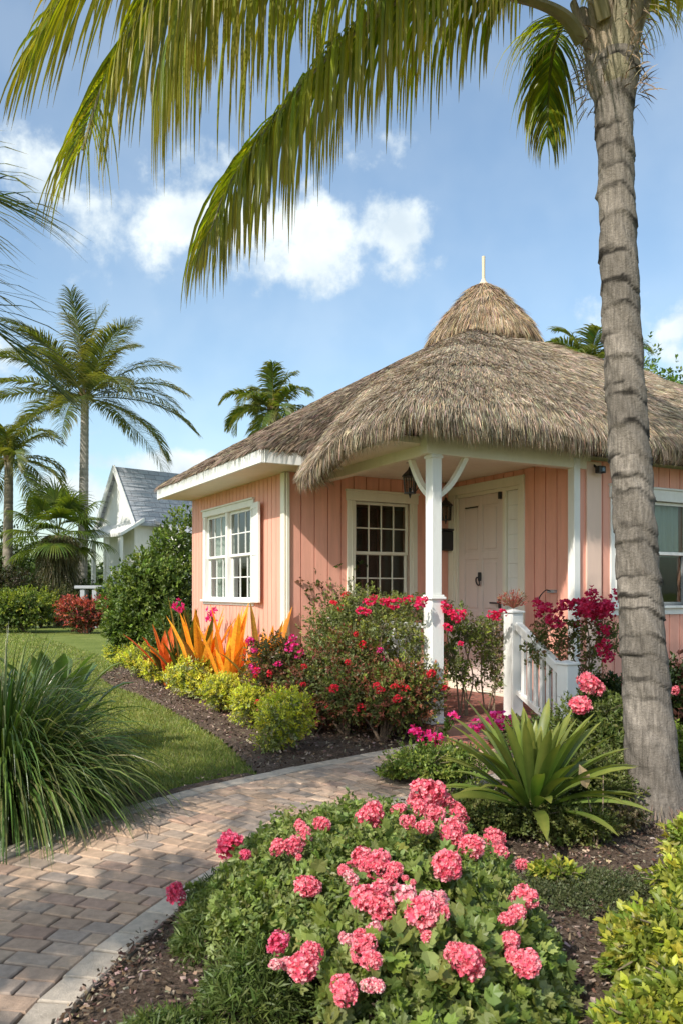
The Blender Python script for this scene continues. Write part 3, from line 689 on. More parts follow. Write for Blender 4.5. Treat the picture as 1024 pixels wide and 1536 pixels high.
def hkA(h, c, z):
    h.tube([c + z * .27, c + z * .325], .007, 6); h.tube([c + z * .312, c + z * .328], [.045, .05], 10)
    h.tube(catmull([(.0, 0, .29), (.10, -.0, .25), (.13, 0, .12), (.06, 0, .02)], 10), .006, 6)
lantern('porch_lantern', hkA, hw(.80, 1.2, 2.33), 'black metal lantern hung under the porch ceiling left of the corner post')
def hkB(h, c, z):
    h.tube([c + z * .27, c + z * .48], .004, 6); h.tube(catmull([c + z * .48, c + z * .52 + [.02, 0, 0], (.10, .04, .50)], 8), .008, 6); h.tube([(.10, .04, .42), (.10, .04, .58)], [.035, .035], 8)
    h.tube([(.03, .0, .50), (.03, .0, .62)], [.022, .016], 8)
lantern('hanging_lantern', hkB, hw(2.03, .12, 2.20), 'black lantern hanging on a rod beside the door frame')
mb = empty('mailbox', hw(2.06, .07, 1.84), 'small black wall mailbox left of the porch door', 'mailbox', rz=HA)
b = GB(); b.box((0, 0, .12), (.10, .045, .12), bev=.015); b.build('box_body', 'black', mb)
b = GB(); b.box((0, -.005, .25), (.105, .055, .012), bev=.008); b.build('lid', 'black', mb)
cm = empty('security_camera', hw(UD + .19, VF + .12, 2.55), 'small black security camera under the thatch right of the porch', 'camera', rz=HA)
b = GB(); b.box((0, 0, 0), (.045, .035, .035), bev=.008); b.build('camera_body', 'black', cm); b = GB(); b.tube([(0, .03, .01), (0, .09, .06)], .012, 8); b.build('mount', 'black', cm)
b = GB(); b.tube([(.0, -.034, 0), (0, -.042, 0)], .02, 12); b.build('lens', 'glass', cm)
cb = empty('loose_cable', hw(UD - .03, 1.78, 1.30), 'thin dark cable looping out of a grey outlet on the door wall', 'cable', rz=HA)
b = GB(); b.tube(catmull([(-.02, 0, .05), (-.06, .03, .06), (-.10, .08, -.02), (-.09, .1, -.14)], 14), .006, 6); b.build('wire', 'black', cb)
b = GB(); b.box((.0, -.0, .05), (.024, .05, .016), bev=.004); b.build('outlet', 'grey', cb)
# ---------------------------------------------------------------- plants
def shrub(name, base, rx, ry, h, label, cat='shrub', group=None, nl=9, tw=220, lpt=9, ll=.04, lw=None, cols=((.08, .14, .03),), top=None, topw=.5,
          T=DIA, mat='leaf', lobe=.45, z0=.06, spread=.9, tlen=None, fill=.25, stem=True, jit=.16, upb=.25, dens=.35, rag=1.0):
    root = empty(name, (base[0], base[1], base[2] if len(base) > 2 else 0), label, cat, group)
    rx *= 1.2; ry *= 1.2; h *= 1.06; b = GB(); zc = z0 + (h - z0) * .44; hz = (h - z0) * .56
    LC = []; LR = []
    for i in range(nl):
        d = nrm(rng.normal(size=3)); f = rng.uniform(.25, .62) * rag if i else 0
        LC.append(np.array([d[0] * rx * f, d[1] * ry * f, zc + d[2] * hz * f * .9])); LR.append(rng.uniform(.42, .62) / rag ** .7 if i else .62 / rag)
    LC = np.array(LC); LR = np.array(LR)
    n = tw; li = rng.integers(0, nl, n); d = rdir(n); d[:, 2] = np.where((d[:, 2] < -.35) & (rng.uniform(0, 1, n) < dens), -d[:, 2], d[:, 2])
    sc = np.array([rx, ry, hz]); tip = LC[li] + d * sc * LR[li][:, None] * rng.uniform(.72, 1.12, (n, 1))
    tip[:, 2] = np.maximum(tip[:, 2], .03 + rng.uniform(0, .04, n))
    q = (tip[:, None] - LC[None]) / sc; ins = (np.linalg.norm(q, axis=2) < LR[None] * .72).sum(1) > 0
    dd = nrm(d + np.array([0, 0, upb])); tl = tlen or ll * 2.6
    k = lpt
    tc = pal(cols, n, jit)
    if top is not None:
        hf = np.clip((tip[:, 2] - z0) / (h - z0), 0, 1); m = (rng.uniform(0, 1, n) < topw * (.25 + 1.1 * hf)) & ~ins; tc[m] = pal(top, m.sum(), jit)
    t = rng.uniform(0, 1, (n, k)); ax = dd[:, None]
    rd = nrm(rng.normal(size=(n, k, 3))); perp = nrm(rd - ax * (rd * ax).sum(2, keepdims=True))
    ld = nrm(ax * (.25 + .75 * t[..., None]) + perp * spread * (1.1 - .6 * t[..., None]))
    P = tip[:, None] - ax * tl * (1 - t[..., None]) + perp * .002
    S = ll * rng.uniform(.65, 1.2, (n, k)); S = np.stack([S * (lw / ll / .5 if lw else 1), S, S], -1)
    Cc = np.repeat(tc[:, None], k, 1) * rng.uniform(.82, 1.2, (n, k, 1))
    b.scatter(*T, P.reshape(-1, 3), ld.reshape(-1, 3), (ax + .4 * rng.normal(size=(n, k, 3)) + [0, 0, .5]).reshape(-1, 3), S.reshape(-1, 3), Cc.reshape(-1, 3))
    nf = int(n * k * fill)
    if nf:
        li = rng.integers(0, nl, nf); d = rdir(nf); P = LC[li] + d * sc * (LR[li] * rng.uniform(.1, .8, nf))[:, None]
        b.scatter(*T, P, rdir(nf), rdir(nf), ll * rng.uniform(.8, 1.4, nf), pal(cols, nf, jit))
    o = b.build('foliage', mat, root); 
    if stem:
        s = GB()
        for c in LC: s.tube(catmull([(rng.normal(0, .02), rng.normal(0, .02), -.02), c * [.4, .4, .5], c], 6), np.linspace(max(.004, .02 * h), .004, 6), 5, col=(.17, .12, .085))
        idx = rng.choice(n, min(n, 60), False)
        for i in idx:
            c = LC[rng.integers(nl)]; c = LC[np.argmin(((LC - tip[i]) ** 2).sum(1))]; s.tube([c, (c + tip[i]) / 2 + rng.normal(0, .01, 3), tip[i]], [.005, .004, .002], 4, col=(.16, .13, .08))
        s.build('stem', 'wood', root)
    return root, tip[~ins] if (~ins).any() else tip
# flower heads --------------------------------------------------------------
PET = (np.array([(0, 0, 0), (.42, .55, .12), (.16, 1.0, .05), (-.16, 1.0, .16), (-.42, .55, .12), (0, .55, .0)]), [(0, 1, 5), (5, 1, 2), (5, 2, 3), (5, 3, 4), (0, 5, 4)])
def head_mesh(kind, seed):
    st = np.random.default_rng(seed); b = GB()
    if kind == 'ball':      # domed head of many ruffled florets, radius 1
        n = 165; m = 2 + seed % 4; lob = nrm(st.normal(size=(m, 3)) + [0, 0, .2]) * st.uniform(.22, .42, (m, 1)); lr = st.uniform(.42, .62, m)
        d = nrm(st.normal(size=(n, 3)) + [0, 0, .35]); li = st.integers(0, m, n); fl = lob[li] + d * (lr[li] * st.uniform(.8, 1.12, n))[:, None]; nf = 5; fs = .24
        base = np.array([(.84, .20, .27), (.88, .30, .37), (.80, .13, .22), (.90, .44, .48)])
    elif kind == 'bract':   # loose papery bract spray
        n = 16; d = nrm(st.normal(size=(n, 3)) + [0, 0, .2]); fl = d * st.uniform(.25, .95, (n, 1)); nf = 4; fs = .48
        base = np.array([(.74, .02, .10), (.80, .04, .15), (.66, .015, .08), (.82, .07, .22)])
    else:
        n = 26; d = nrm(st.normal(size=(n, 3)) + [0, 0, .6]); fl = d * st.uniform(.55, .85, (n, 1)); nf = 5; fs = .36
        base = np.array([(.78, .03, .06), (.70, .02, .05), (.84, .07, .10)])
    tanr = nrm(np.cross(d, nrm(st.normal(size=(n, 3))))); bi = np.cross(d, tanr)
    for k in range(nf):
        a = 2 * math.pi * k / nf + st.uniform(-.3, .3, n); pd = nrm(tanr * np.cos(a)[:, None] + bi * np.sin(a)[:, None] + d * st.uniform(.25, .95, (n, 1)))
        c = base[st.integers(0, len(base), n)] * st.uniform(.85, 1.15, (n, 1))
        b.scatter(*PET, fl, pd, d + .25 * st.normal(size=(n, 3)), fs * st.uniform(.75, 1.2, n), c)
    o = b.build('flower_head', 'flower'); me = o.data; bpy.data.objects.remove(o); return me
HM = {k: [head_mesh(k, 40 + i) for i in range(6)] for k in ('ball', 'bract', 'red')}
def tinted(kind, hue, name):
    """same head shapes with another petal colour"""
    out = []
    for i, me in enumerate(HM[kind]):
        m2 = me.copy(); m2.name = name; n = len(m2.vertices); a = np.zeros(n * 4, np.float32); m2.color_attributes['tint'].data.foreach_get('color', a); a = a.reshape(-1, 4); a[:, :3] = np.clip(a[:, :3] * hue, 0, 1)
        m2.color_attributes['tint'].data.foreach_set('color', a.ravel()); out.append(m2)
    HM[name] = out
tinted('ball', (.95, .6, .85), 'ball_deep'); tinted('ball', (1.02, 1.7, 1.5), 'ball_pale'); tinted('bract', (.72, .8, .75), 'crimson'); tinted('bract', (1.0, 1.3, 1.9), 'magenta')
def head(root, p, r, kind='ball', name='flower_head', sq=.85):
    o = bpy.data.objects.new(name, HM[kind][rng.integers(6)]); COL.objects.link(o); o.parent = root
    o.location = Vector(np.asarray(p, float) - np.array(root.location)); o.rotation_euler = (rng.normal(0, .3), rng.normal(0, .3), rng.uniform(0, 6.28)); o.scale = (r * rng.uniform(.86, 1.12), r * rng.uniform(.86, 1.12), r * sq * rng.uniform(.82, 1.1)); return o
def heads_on(root, tips, n, r, kind, name='flower_head', cond=None, out=0.3):
    t = tips if cond is None else tips[cond(tips)]
    if len(t) == 0: return
    for i in rng.choice(len(t), min(n, len(t)), False):
        p = t[i] + nrm(t[i] - tips.mean(0)) * r * out + np.array(root.location); head(root, p, r * rng.uniform(.75, 1.2), kind, name)
facing = lambda t: t[:, 1] < .25 * t[:, 1].max()

# ---------------------------------------------------------------- palms
def frond_geo(b, pts, Lm, n=70, g=.6, W=.035, cols=((.10, .16, .02),), r0=.03, tipc=(.34, .27, .06), K=5, s0=.12, latup=.25, stalk=(.22, .24, .07), flat=.7, fold=.3, fwd=(.35, 1.1), ragged=.12, shape=None, tipg=0.0):
    C = catmull(pts, 60); T = nrm(np.gradient(C, axis=0)); sl = np.concatenate([[0], np.cumsum(np.linalg.norm(np.diff(C, axis=0), axis=1))]); sl /= sl[-1]
    b.tube(C, np.interp(sl, [0, .12, .3, 1], [r0, r0 * .62, r0 * .42, r0 * .1]), 7, col=stalk, flat=flat)
    up = np.array([0, 0, 1.]); X = np.cross(T, up); bad = np.linalg.norm(X, axis=1) < .15
    h0 = nrm(np.array([C[-1, 0] - C[0, 0], C[-1, 1] - C[0, 1], 0])); X[bad] = np.cross(h0, up) ; X = nrm(X); ref = X[5]
    X *= np.where((X @ ref)[:, None] < 0, -1, 1); Nn = nrm(np.cross(X, T)); Nn *= np.where(Nn[:, 2:3] < 0, -1, 1) if not bad.any() else 1
    for sd in (-1, 1):
        s = np.linspace(s0, .995, n) + rng.normal(0, .15 / n, n); s = np.clip(s, 0, 1)
        ix = lambda Q: np.stack([np.interp(s, sl, Q[:, k]) for k in range(3)], 1)
        p, t, x, nn = ix(C), nrm(ix(T)), nrm(ix(X)), nrm(ix(Nn))
        u = (s - s0) / (1 - s0); f = fwd[0] + (fwd[1] - fwd[0]) * u
        Ls = Lm * (np.interp(u, [0, .12, .45, .8, 1], [.45, .8, 1, .72, .38]) if shape is None else np.interp(u, *shape)) * rng.uniform(1 - ragged, 1 + ragged * .6, n)
        d = nrm(x * sd * np.cos(f)[:, None] + t * np.sin(f)[:, None] + nn * latup + rng.normal(0, .06, (n, 3)))
        b.ribbons(p, d, t + nn * .35 * sd, Ls, W * rng.uniform(.75, 1.15, n) * np.interp(u, [0, .8, 1], [1, .85, .5]), K=K, g=(g * (1 - tipg * u)) * rng.uniform(.7, 1.3, n), C=pal(cols, n, .2), fold=fold,
                  tipc=tipc, prof=lambda q: np.interp(q, [0, .15, .5, .85, 1], [.55, 1, .85, .4, .04]))
def palm(name, base, crown, label, r0, r1, nf, flen, Lm, group=None, cols=((.06, .10, .018), (.09, .13, .02), (.05, .085, .02)), el=(-30, 80), droop=.9, W=.05, n=46, bark=(.27, .23, .18), g=.45, stiff=1.0, seed=0, rings=26, K=3, custom=None, mat='palm', azs=None):
    global rng
    keep = rng; rng = np.random.default_rng(100 + seed)
    base = np.asarray(base, float); crown = np.asarray(crown, float); root = empty(name, base, label, 'palm tree', group)
    cr = crown - base; b = GB(); k = rings * 4; t = np.linspace(0, 1, k); mid = cr * .5 + np.array([cr[1], -cr[0], 0]) * .05 + [cr[0] * .12, cr[1] * .12, 0]
    Pp = catmull([(0, 0, -.05), mid, cr], k); rad = np.interp(t, [0, .06, .2, 1], [r0 * 1.35, r0 * 1.08, r0, r1]) * (1 + .05 * (1 - ((t * rings) % 1)))
    cc = np.array(bark) * (.75 + .35 * ((t * rings) % 1))[:, None]; b.tube(Pp, rad, 12, col=cc)
    b.build('trunk', 'bark', root, smooth=True)
    ga = 2.39996
    for i in range(nf):
        f = i / max(1, nf - 1); e = R(el[1] + (el[0] - el[1]) * f ** .85 + rng.normal(0, 5)); a = azs[i] if azs is not None else i * ga + rng.normal(0, .15); L = flen * rng.uniform(.85, 1.08) * (1 - .15 * (1 - f))
        hd = np.array([math.cos(a), math.sin(a), 0]); p = cr + hd * r1 * .5; pts = [p]; ee = e
        for s in range(5):
            pts.append(pts[-1] + (hd * math.cos(ee) + np.array([0, 0, 1]) * math.sin(ee)) * L / 5); ee -= droop * (.16 + .12 * s) * (1 if e < 1.2 else .7)
        b = GB(); frond_geo(b, pts, Lm, n=n, g=g, W=W, cols=cols, r0=r1 * .3, K=K, tipc=(.22, .2, .06)); b.build('frond', mat, root)
    b = GB(); 
    for i in range(9): a = i * .7; b.tube([cr + [0, 0, -r1 * 1.6], cr + [r1 * .8 * math.cos(a), r1 * .8 * math.sin(a), -.2 * r1], cr + [r1 * 1.3 * math.cos(a), r1 * 1.3 * math.sin(a), r1 * 2.2]], [r1 * .5, r1 * .5, r1 * .25], 6, col=(.22, .15, .09))
    b.build('crown_shaft', 'bark', root, smooth=True)
    rng = keep; return root

# main palm in front of the cottage
TB = np.array([1.80, 4.62, 0.]); TCR = np.array([1.57, 4.64, 4.42])
mp_ = empty('coconut_palm', TB, 'tall ring-scarred grey palm trunk in front of the porch with big drooping fronds overhead', 'palm tree')
b = GB(); k = 420; nn_ = 40; t = np.linspace(0, 1, k); lc = TCR - TB
ctr = catmull([(0.02, 0, -.04), (-.035, 0, .7), (-.10, 0, 1.6), (-.19, 0, 3.0), tuple(lc)], k)
rings = np.cumsum(rng.uniform(.06, .21, 45)); rings = rings[rings < 4.5]; z = ctr[:, 2]
base_r = np.interp(z, [0, .1, .3, .7, 1.4, 2.6, 3.9, 4.18, 4.32, 4.45], [.235, .195, .155, .132, .119, .108, .099, .108, .145, .16])
th = np.arange(nn_) * 2 * np.pi / nn_; P = np.zeros((k, nn_, 3)); C = np.zeros((k, nn_, 3))
for j in range(nn_):
    tl = .030 * math.sin(th[j] + 1) + .012 * math.sin(2 * th[j] + 2) + .008 * math.sin(5 * th[j])
    zz = z + tl; idx = np.searchsorted(rings, zz); lo = np.where(idx > 0, rings[np.maximum(idx - 1, 0)], 0); hi = rings[np.minimum(idx, len(rings) - 1)]
    f = np.clip((zz - lo) / np.maximum(hi - lo, .01), 0, 1)
    wobr = .004 * np.sin(z * 17 + th[j] * 3) + .003 * np.sin(z * 43 + th[j] * 7) + .004 * np.sin(th[j] * 9 + z * 3) * np.interp(z, [0, .5], [1, .3])
    str_ = np.interp(zz, [0, .6, 1.0], [.0, .25, 1]) * (.6 + .5 * np.sin(idx * 2.3 + th[j] * 1.3))
    r = base_r + .009 * (1 - f) ** 3 * str_ * (1 + .9 * np.sin(idx * 3.7 + th[j] * 2)) - .004 * (f > .93) * str_ + wobr
    P[:, j] = ctr + np.stack([r * math.cos(th[j]), r * math.sin(th[j]), np.zeros(k)], 1)
    dk = np.clip((f < .17) | (f > .88), 0, 1) * np.clip(str_ * 1.4, 0, .85) * np.clip(.65 + .5 * np.sin(idx * 7.7 + th[j] * 1.7) + .25 * np.sin(th[j] * 5 + idx), 0, 1); vv_ = 1 + .14 * np.sin(idx * 5.1) + .10 * np.sin(z * 9 + th[j] * 2)
    C[:, j] = (np.array([.215, .185, .155])[None] * vv_[:, None]) * (1 - .95 * dk[:, None])
b.grid(P, True, C); b.build('trunk', 'bark', mp_, smooth=True)
b = GB(); kk = 700; a = rng.uniform(0, 6.28, kk); zz = rng.uniform(.02, .14, kk); rr = np.interp(zz, [0, .14], [.25, .22])
b.ribbons(np.column_stack([rr * np.cos(a) + .02, rr * np.sin(a), zz + .03]), np.column_stack([np.cos(a), np.sin(a), np.full(kk, -.5)]), rdir(kk), rng.uniform(.04, .12, kk), .006, K=2, g=.8, C=pal([(.16, .11, .08), (.26, .19, .14)], kk))
b.build('root_mat', 'soil', mp_)
# boots and petiole bases of the crown
b = GB(); Cn = lc
for i, (a, tz, rr, ln) in enumerate([(2.9, .0, .085, .6), (-2.2, .05, .09, .75), (-1.57, .0, .095, .8), (-.9, .06, .09, .8), (.1, .02, .085, .6), (1.2, .0, .09, .6), (2.1, .06, .09, .6), (-2.7, .12, .07, .8), (-1.2, .15, .075, .9), (-.4, .12, .07, .8)]):
    hd = np.array([math.cos(a), math.sin(a), 0]); p = Cn + [0, 0, -.22 + tz]
    b.tube(catmull([p + hd * .03, p + hd * .10 + [0, 0, .12], p + hd * .125 + [0, 0, .3], p + hd * (.16 + .1 * ln) + [0, 0, ln]], 10), [rr * .7, rr, rr * 1.0, rr * .92, rr * .8, rr * .7, rr * .6, rr * .52, rr * .45, rr * .4], 10, flat=.6, col=np.array([(.30, .24, .17), (.34, .27, .19), (.30, .26, .17)][i % 3]))
kk = 260; a = rng.uniform(0, 6.28, kk); zf = rng.uniform(-.25, .3, kk)
b.ribbons(Cn + np.column_stack([.15 * np.cos(a), .15 * np.sin(a), zf]), np.column_stack([np.cos(a) * .6, np.sin(a) * .6, rng.uniform(-1, 1, kk)]), rdir(kk), rng.uniform(.04, .16, kk), .007, K=3, g=.3, C=pal([(.25, .17, .10), (.36, .28, .19)], kk))
b.build('crown_boots', 'bark', mp_, smooth=True)
PC = ((.17, .235, .018), (.23, .28, .02), (.12, .18, .018), (.32, .35, .026), (.26, .33, .022))
def mfrond(ptsw, **kw):
    b = GB(); frond_geo(b, [np.asarray(p, float) - TB for p in ptsw], **kw); b.build('frond', 'palm', mp_)
mfrond([at(872, 62, 4.6), at(842, 22, 4.55), at(780, -2, 4.5), at(650, -22, 4.4), at(530, 50, 4.25), at(425, 160, 4.1), at(350, 265, 3.95), at(315, 350, 3.85)], Lm=1.0, n=175, g=1.9, W=.024, cols=PC, r0=.05, K=7, s0=.16, stalk=(.30, .27, .16), ragged=.32, latup=.05, tipg=.65)
mfrond([at(905, 30, 4.55), at(850, -220, 4.3), at(640, -330, 3.9), at(440, -260, 3.6), at(310, -115, 3.4), at(218, 10, 3.3), at(160, 115, 3.2), at(124, 225, 3.1)], Lm=.95, n=190, g=1.25, W=.026, cols=PC, r0=.05, K=7, s0=.16, stalk=(.30, .27, .16), ragged=.32, latup=.05, tipg=.7)
mfrond([at(905, 30, 4.5), at(840, -250, 4.2), at(620, -370, 3.8), at(400, -320, 3.45), at(250, -180, 3.25), at(130, -60, 3.15), at(55, 60, 3.05)], Lm=.9, n=150, g=.7, W=.024, cols=PC, r0=.045, K=6, s0=.3, stalk=(.30, .27, .16), ragged=.35, latup=.05, tipg=.6)
mfrond([at(905, 20, 4.8), at(820, -110, 4.7), at(660, -130, 4.5), at(480, -110, 4.3), at(340, -60, 4.1), at(270, 30, 4.0)], Lm=1.2, n=190, g=2.4, W=.026, cols=PC, r0=.045, K=6, s0=.16, stalk=(.30, .27, .16), ragged=.35, shape=([0, .2, .6, 1], [.5, .95, 1, .7]), latup=.05)
mfrond([at(880, 60, 4.75), at(860, 30, 5.0), at(838, 48, 5.3), at(824, 110, 5.5), at(820, 205, 5.55)], Lm=.60, n=85, g=1.0, W=.032, cols=((.16, .23, .014), (.26, .30, .014), (.10, .16, .016)), r0=.04, K=6, s0=.05, ragged=.2, latup=.1, tipc=(.4, .33, .05))
mfrond([at(930, 40, 4.8), at(960, 10, 5.3), at(950, 40, 5.9), at(935, 90, 6.2)], Lm=.5, n=40, g=1.0, W=.05, cols=PC, r0=.035, K=5, s0=.1, ragged=.2)
mfrond([at(940, 30, 4.6), at(990, -120, 4.4), at(1060, -140, 4.2), at(1120, -60, 4.0), at(1160, 60, 3.9)], Lm=.62, n=60, g=1.3, W=.04, cols=PC, r0=.045, K=5, s0=.1, ragged=.2)
for i, (a, e_) in enumerate([(.4, 55), (-.6, 60), (-1.5, 72), (.9, 62), (1.7, 80)]):
    hd = np.array([math.cos(a), math.sin(a), 0]); p = TCR + [0, 0, .25] + hd * .1; pts = [p]; ee = R(e_)
    for s in range(5): pts.append(pts[-1] + (hd * math.cos(ee) + np.array([0, 0, 1]) * math.sin(ee)) * .58); ee -= .2 + .1 * s
    mfrond(pts, Lm=.7, n=70, g=1.1, W=.045, cols=PC, r0=.045, K=4, s0=.14)

# palm at the left edge: only its frond tips reach into view
lp = palm('coconut_palm', (-3.0, 3.1, 0), (-2.9, 3.2, 2.8), 'near palm at the left edge whose dark thin frond tips reach in from outside', .15, .11, 15, 1.62, .80, cols=((.05, .085, .018), (.07, .11, .022)), el=(2, 72), droop=.60, W=.019, n=40, g=.22, seed=3, K=4,
          azs=[-.1, .25, 1.1, -.5, 2.5, .6, -.8, 3.6, .05, -1.3, .9, 4.2, -.3, .35, 1.6, .12, -.65])
palm('coconut_palm', (-4.0, -.5, 0), (-3.9, -.45, 3.2), 'unseen palm added by the near end of the paved path to shade its pavers', .16, .12, 8, 1.5, .7, el=(-5, 70), droop=.9, W=.06, n=44, g=.6, seed=9)  # extra palm out of view, added so its fronds shade the near pavers
# far palms
palm('coconut_palm', at(122, 960, 34) * [1, 1, 0], at(128, 596, 34), 'tall slender coconut palm rising alone beyond the hedge, left of the grey roof', .22, .16, 27, 5.2, 1.25, el=(-20, 88), droop=.55, W=.055, n=90, g=.5, seed=4, cols=((.09, .125, .04), (.13, .16, .05), (.07, .10, .035)), rings=40, bark=(.36, .33, .29))
palm('coconut_palm', at(10, 960, 32) * [1, 1, 0], at(14, 690, 32), 'shorter palm at the far left with a rough dark trunk', .2, .16, 19, 2.8, .95, el=(-35, 80), droop=.95, W=.06, n=56, g=.6, seed=5, cols=((.10, .14, .04), (.14, .18, .05)))
palm('coconut_palm', at(405, 990, 24) * [1, 1, 0], at(410, 615, 24), 'palm crown showing above the brown wing roof, right of the tall coconut palm', .18, .14, 17, 1.75, .6, el=(-30, 80), droop=1.0, W=.06, n=50, g=.6, seed=6, cols=((.08, .13, .035), (.12, .17, .04)))
palm('coconut_palm', at(870, 990, 22) * [1, 1, 0], at(882, 548, 22), 'pale palm fronds peeking over the thatched roof left of the big trunk', .18, .13, 13, 1.7, .7, el=(-10, 75), droop=.9, W=.05, n=46, g=.5, seed=7, cols=((.10, .15, .05), (.13, .18, .05)))
def fanpalm(base, hgt, label, nf, r, cols, skirt=True, seed=1):
    global rng; keep = rng; rng = np.random.default_rng(seed)
    root = empty('fan_palm', base, label, 'palm tree'); b = GB(); b.tube([(0, 0, -.05), (0, 0, hgt * .5), (0, 0, hgt)], [.2, .17, .16], 10, col=(.2, .15, .1)); b.build('trunk', 'bark', root, smooth=True)
    if skirt:
        b = GB(); n = 2600; a = rng.uniform(0, 6.28, n); z = rng.uniform(.35, 1, n) * hgt; b.ribbons(np.column_stack([.18 * np.cos(a), .18 * np.sin(a), z]), np.column_stack([np.cos(a), np.sin(a), np.full(n, .1)]), rdir(n), rng.uniform(.5, 1.1, n), .03, K=4, g=1.3, C=pal([(.14, .12, .06), (.10, .10, .04), (.2, .17, .1)], n)); b.build('dead_leaf_skirt', 'leaf', root)
    for i in range(nf):
        f = i / nf; e = R(80 - 110 * f); a = i * 2.4; hd = np.array([math.cos(a) * math.cos(e), math.sin(a) * math.cos(e), math.sin(e)]); s = np.array([-math.sin(a), math.cos(a), 0]); pl = r * rng.uniform(.45, .65)
        c0 = np.array([0, 0, hgt]); c1 = c0 + hd * pl; b = GB(); b.tube([c0, c1], .015, 5, col=(.14, .17, .04))
        m = 34; ph = np.linspace(-1.9, 1.9, m); d = nrm(hd[None] * np.cos(ph)[:, None] + s[None] * np.sin(ph)[:, None] + [0, 0, .05]); b.ribbons(np.tile(c1, (m, 1)), d, np.cross(d, np.cross(hd, s)), r * .55 * rng.uniform(.85, 1.1, m), .055, K=4, g=.5, C=pal(cols, m, .12), fold=.3)
        b.build('fan_leaf', 'palm', root)
    rng = keep
fanpalm(at(88, 960, 31) * [1, 1, 0], 3.5, 'bushy light green fan palm with a shaggy skirt left of the white house', 26, 2.1, ((.13, .18, .03), (.09, .14, .03)), seed=21)
GR = ((.075, .115, .022), (.055, .09, .02), (.10, .14, .03))
YG = ((.30, .33, .045), (.24, .29, .04), (.36, .36, .07))
# --- lawn-edge row of yellow-green shrubs
row = [((430, 1134), .235, .40, 'nearest and roundest yellow-green shrub of the lawn edge, beside the paved path'),
       ((376, 1100), .26, .42, 'yellow-green edging shrub second from the paved path'),
       ((330, 1074), .26, .42, 'yellow-green edging shrub third from the paved path'),
       ((283, 1053), .29, .42, 'wide yellow-green edging shrub in front of the orange leaved plants'),
       ((243, 1037), .25, .38, 'small bright yellow edging shrub by the red-orange plant'),
       ((212, 1020), .33, .42, 'yellow-green edging shrub second from the far end of the row'),
       ((184, 1003), .30, .40, 'farthest pale shrub of the lawn edge, by the big green bush')]
for i, (p, r, h, lb) in enumerate(row):
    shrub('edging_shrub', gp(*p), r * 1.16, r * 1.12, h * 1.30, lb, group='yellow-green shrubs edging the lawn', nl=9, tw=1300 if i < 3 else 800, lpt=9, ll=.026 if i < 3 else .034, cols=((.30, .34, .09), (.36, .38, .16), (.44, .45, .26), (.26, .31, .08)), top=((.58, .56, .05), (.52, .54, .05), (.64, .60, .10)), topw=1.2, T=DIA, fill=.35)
# --- orange strap-leaved plants by the side wall
def straps(name, base, n, L, W, label, cols, tipc=None, cat='plant', group=None, spread=(.15, .6), g=.15, K=6, basec=None, fold=.35, stem=.12, seed=0, mat='gloss', aim=None, part='leaf_rosette', prof=None, z=None, r0=.03):
    root = empty(name, base, label, cat, group); b = GB(); a = rng.uniform(0, 6.28, n) if aim is None else rng.normal(aim, .8, n); s = rng.uniform(*spread, n)
    d = nrm(np.column_stack([np.cos(a) * s, np.sin(a) * s, np.ones(n)])); p = np.column_stack([np.cos(a) * r0, np.sin(a) * r0, rng.uniform(.02, stem, n)])
    side = np.column_stack([-np.sin(a), np.cos(a), np.zeros(n)]) + rng.normal(0, .25, (n, 3))
    b.ribbons(p, d, side, L * rng.uniform(.6, 1.1, n), W * rng.uniform(.7, 1.15, n), K=K, g=g * rng.uniform(.2, 2.0, n), C=pal(cols, n, .2), fold=fold, tipc=tipc, mid=(1.02, .80, .9), prof=prof or (lambda t: np.interp(t, [0, .2, .55, .85, 1], [.45, .7, 1, .6, .03])))
    b.build(part, mat, root)
    s_ = GB(); s_.tube([(0, 0, -.03), (0.01, 0, stem * .6), (0, .01, stem + .06)], [.035, .03, .03], 8, col=(.15, .12, .06)); s_.build('stem', 'wood', root); return root
ORG = ((.88, .36, .03), (.92, .44, .05), (.82, .28, .03), (.80, .42, .06)); RED = ((.72, .13, .03), (.60, .08, .03), (.80, .20, .04)); GST = ((.10, .13, .02), (.14, .14, .03), (.20, .12, .03))
grp = 'orange leaved plants along the side wall'
def og(u, v, mixes, label, L, n, seed, sp=(.1, .55)):
    base = hw(u, v); r = straps('orange_leaf_plant', base, int(n * 1.35), L * 1.02, .125, label, mixes[0], cat='plant', group=grp, spread=sp, g=.05, stem=.25, mat='variegated')
    b = GB(); m = n // 2; a = rng.uniform(0, 6.28, m); s = rng.uniform(.25, .8, m)
    b.ribbons(np.column_stack([np.cos(a) * .03, np.sin(a) * .03, np.full(m, .12)]), np.column_stack([np.cos(a) * s, np.sin(a) * s, np.ones(m)]), np.column_stack([-np.sin(a), np.cos(a), np.zeros(m)]), L * rng.uniform(.5, .9, m), .12, K=6, g=.2, C=pal(mixes[1], m, .15), fold=.35, mid=(1.1, .7, .7)); b.build('lower_leaves', 'variegated', r)
og(-.30, .06, (ORG + ((.45, .33, .05),), ((.55, .27, .04), (.20, .17, .03))), 'upright orange leaved plant nearest the house corner', .95, 15, 1, (.1, .42))
og(-.42, -.62, (ORG, ((.16, .17, .03), (.5, .26, .03))), 'orange leaved plant with drooping green base leaves under the side window', .98, 16, 2, (.1, .42))
og(-.42, -1.62, (ORG + GST[:1], GST), 'tall orange plant with green centre leaves under the far side window edge', .92, 18, 3)
og(-.5, -2.05, (GST + ((.08, .12, .02),), GST), 'tall green leaved plant between the orange and red-orange ones', .98, 12, 5, (.05, .3))
og(-.55, -2.62, (RED, ((.22, .05, .03), (.07, .08, .02))), 'red-orange leaved plant at the far end of the side wall', .78, 16, 4, (.3, .9))
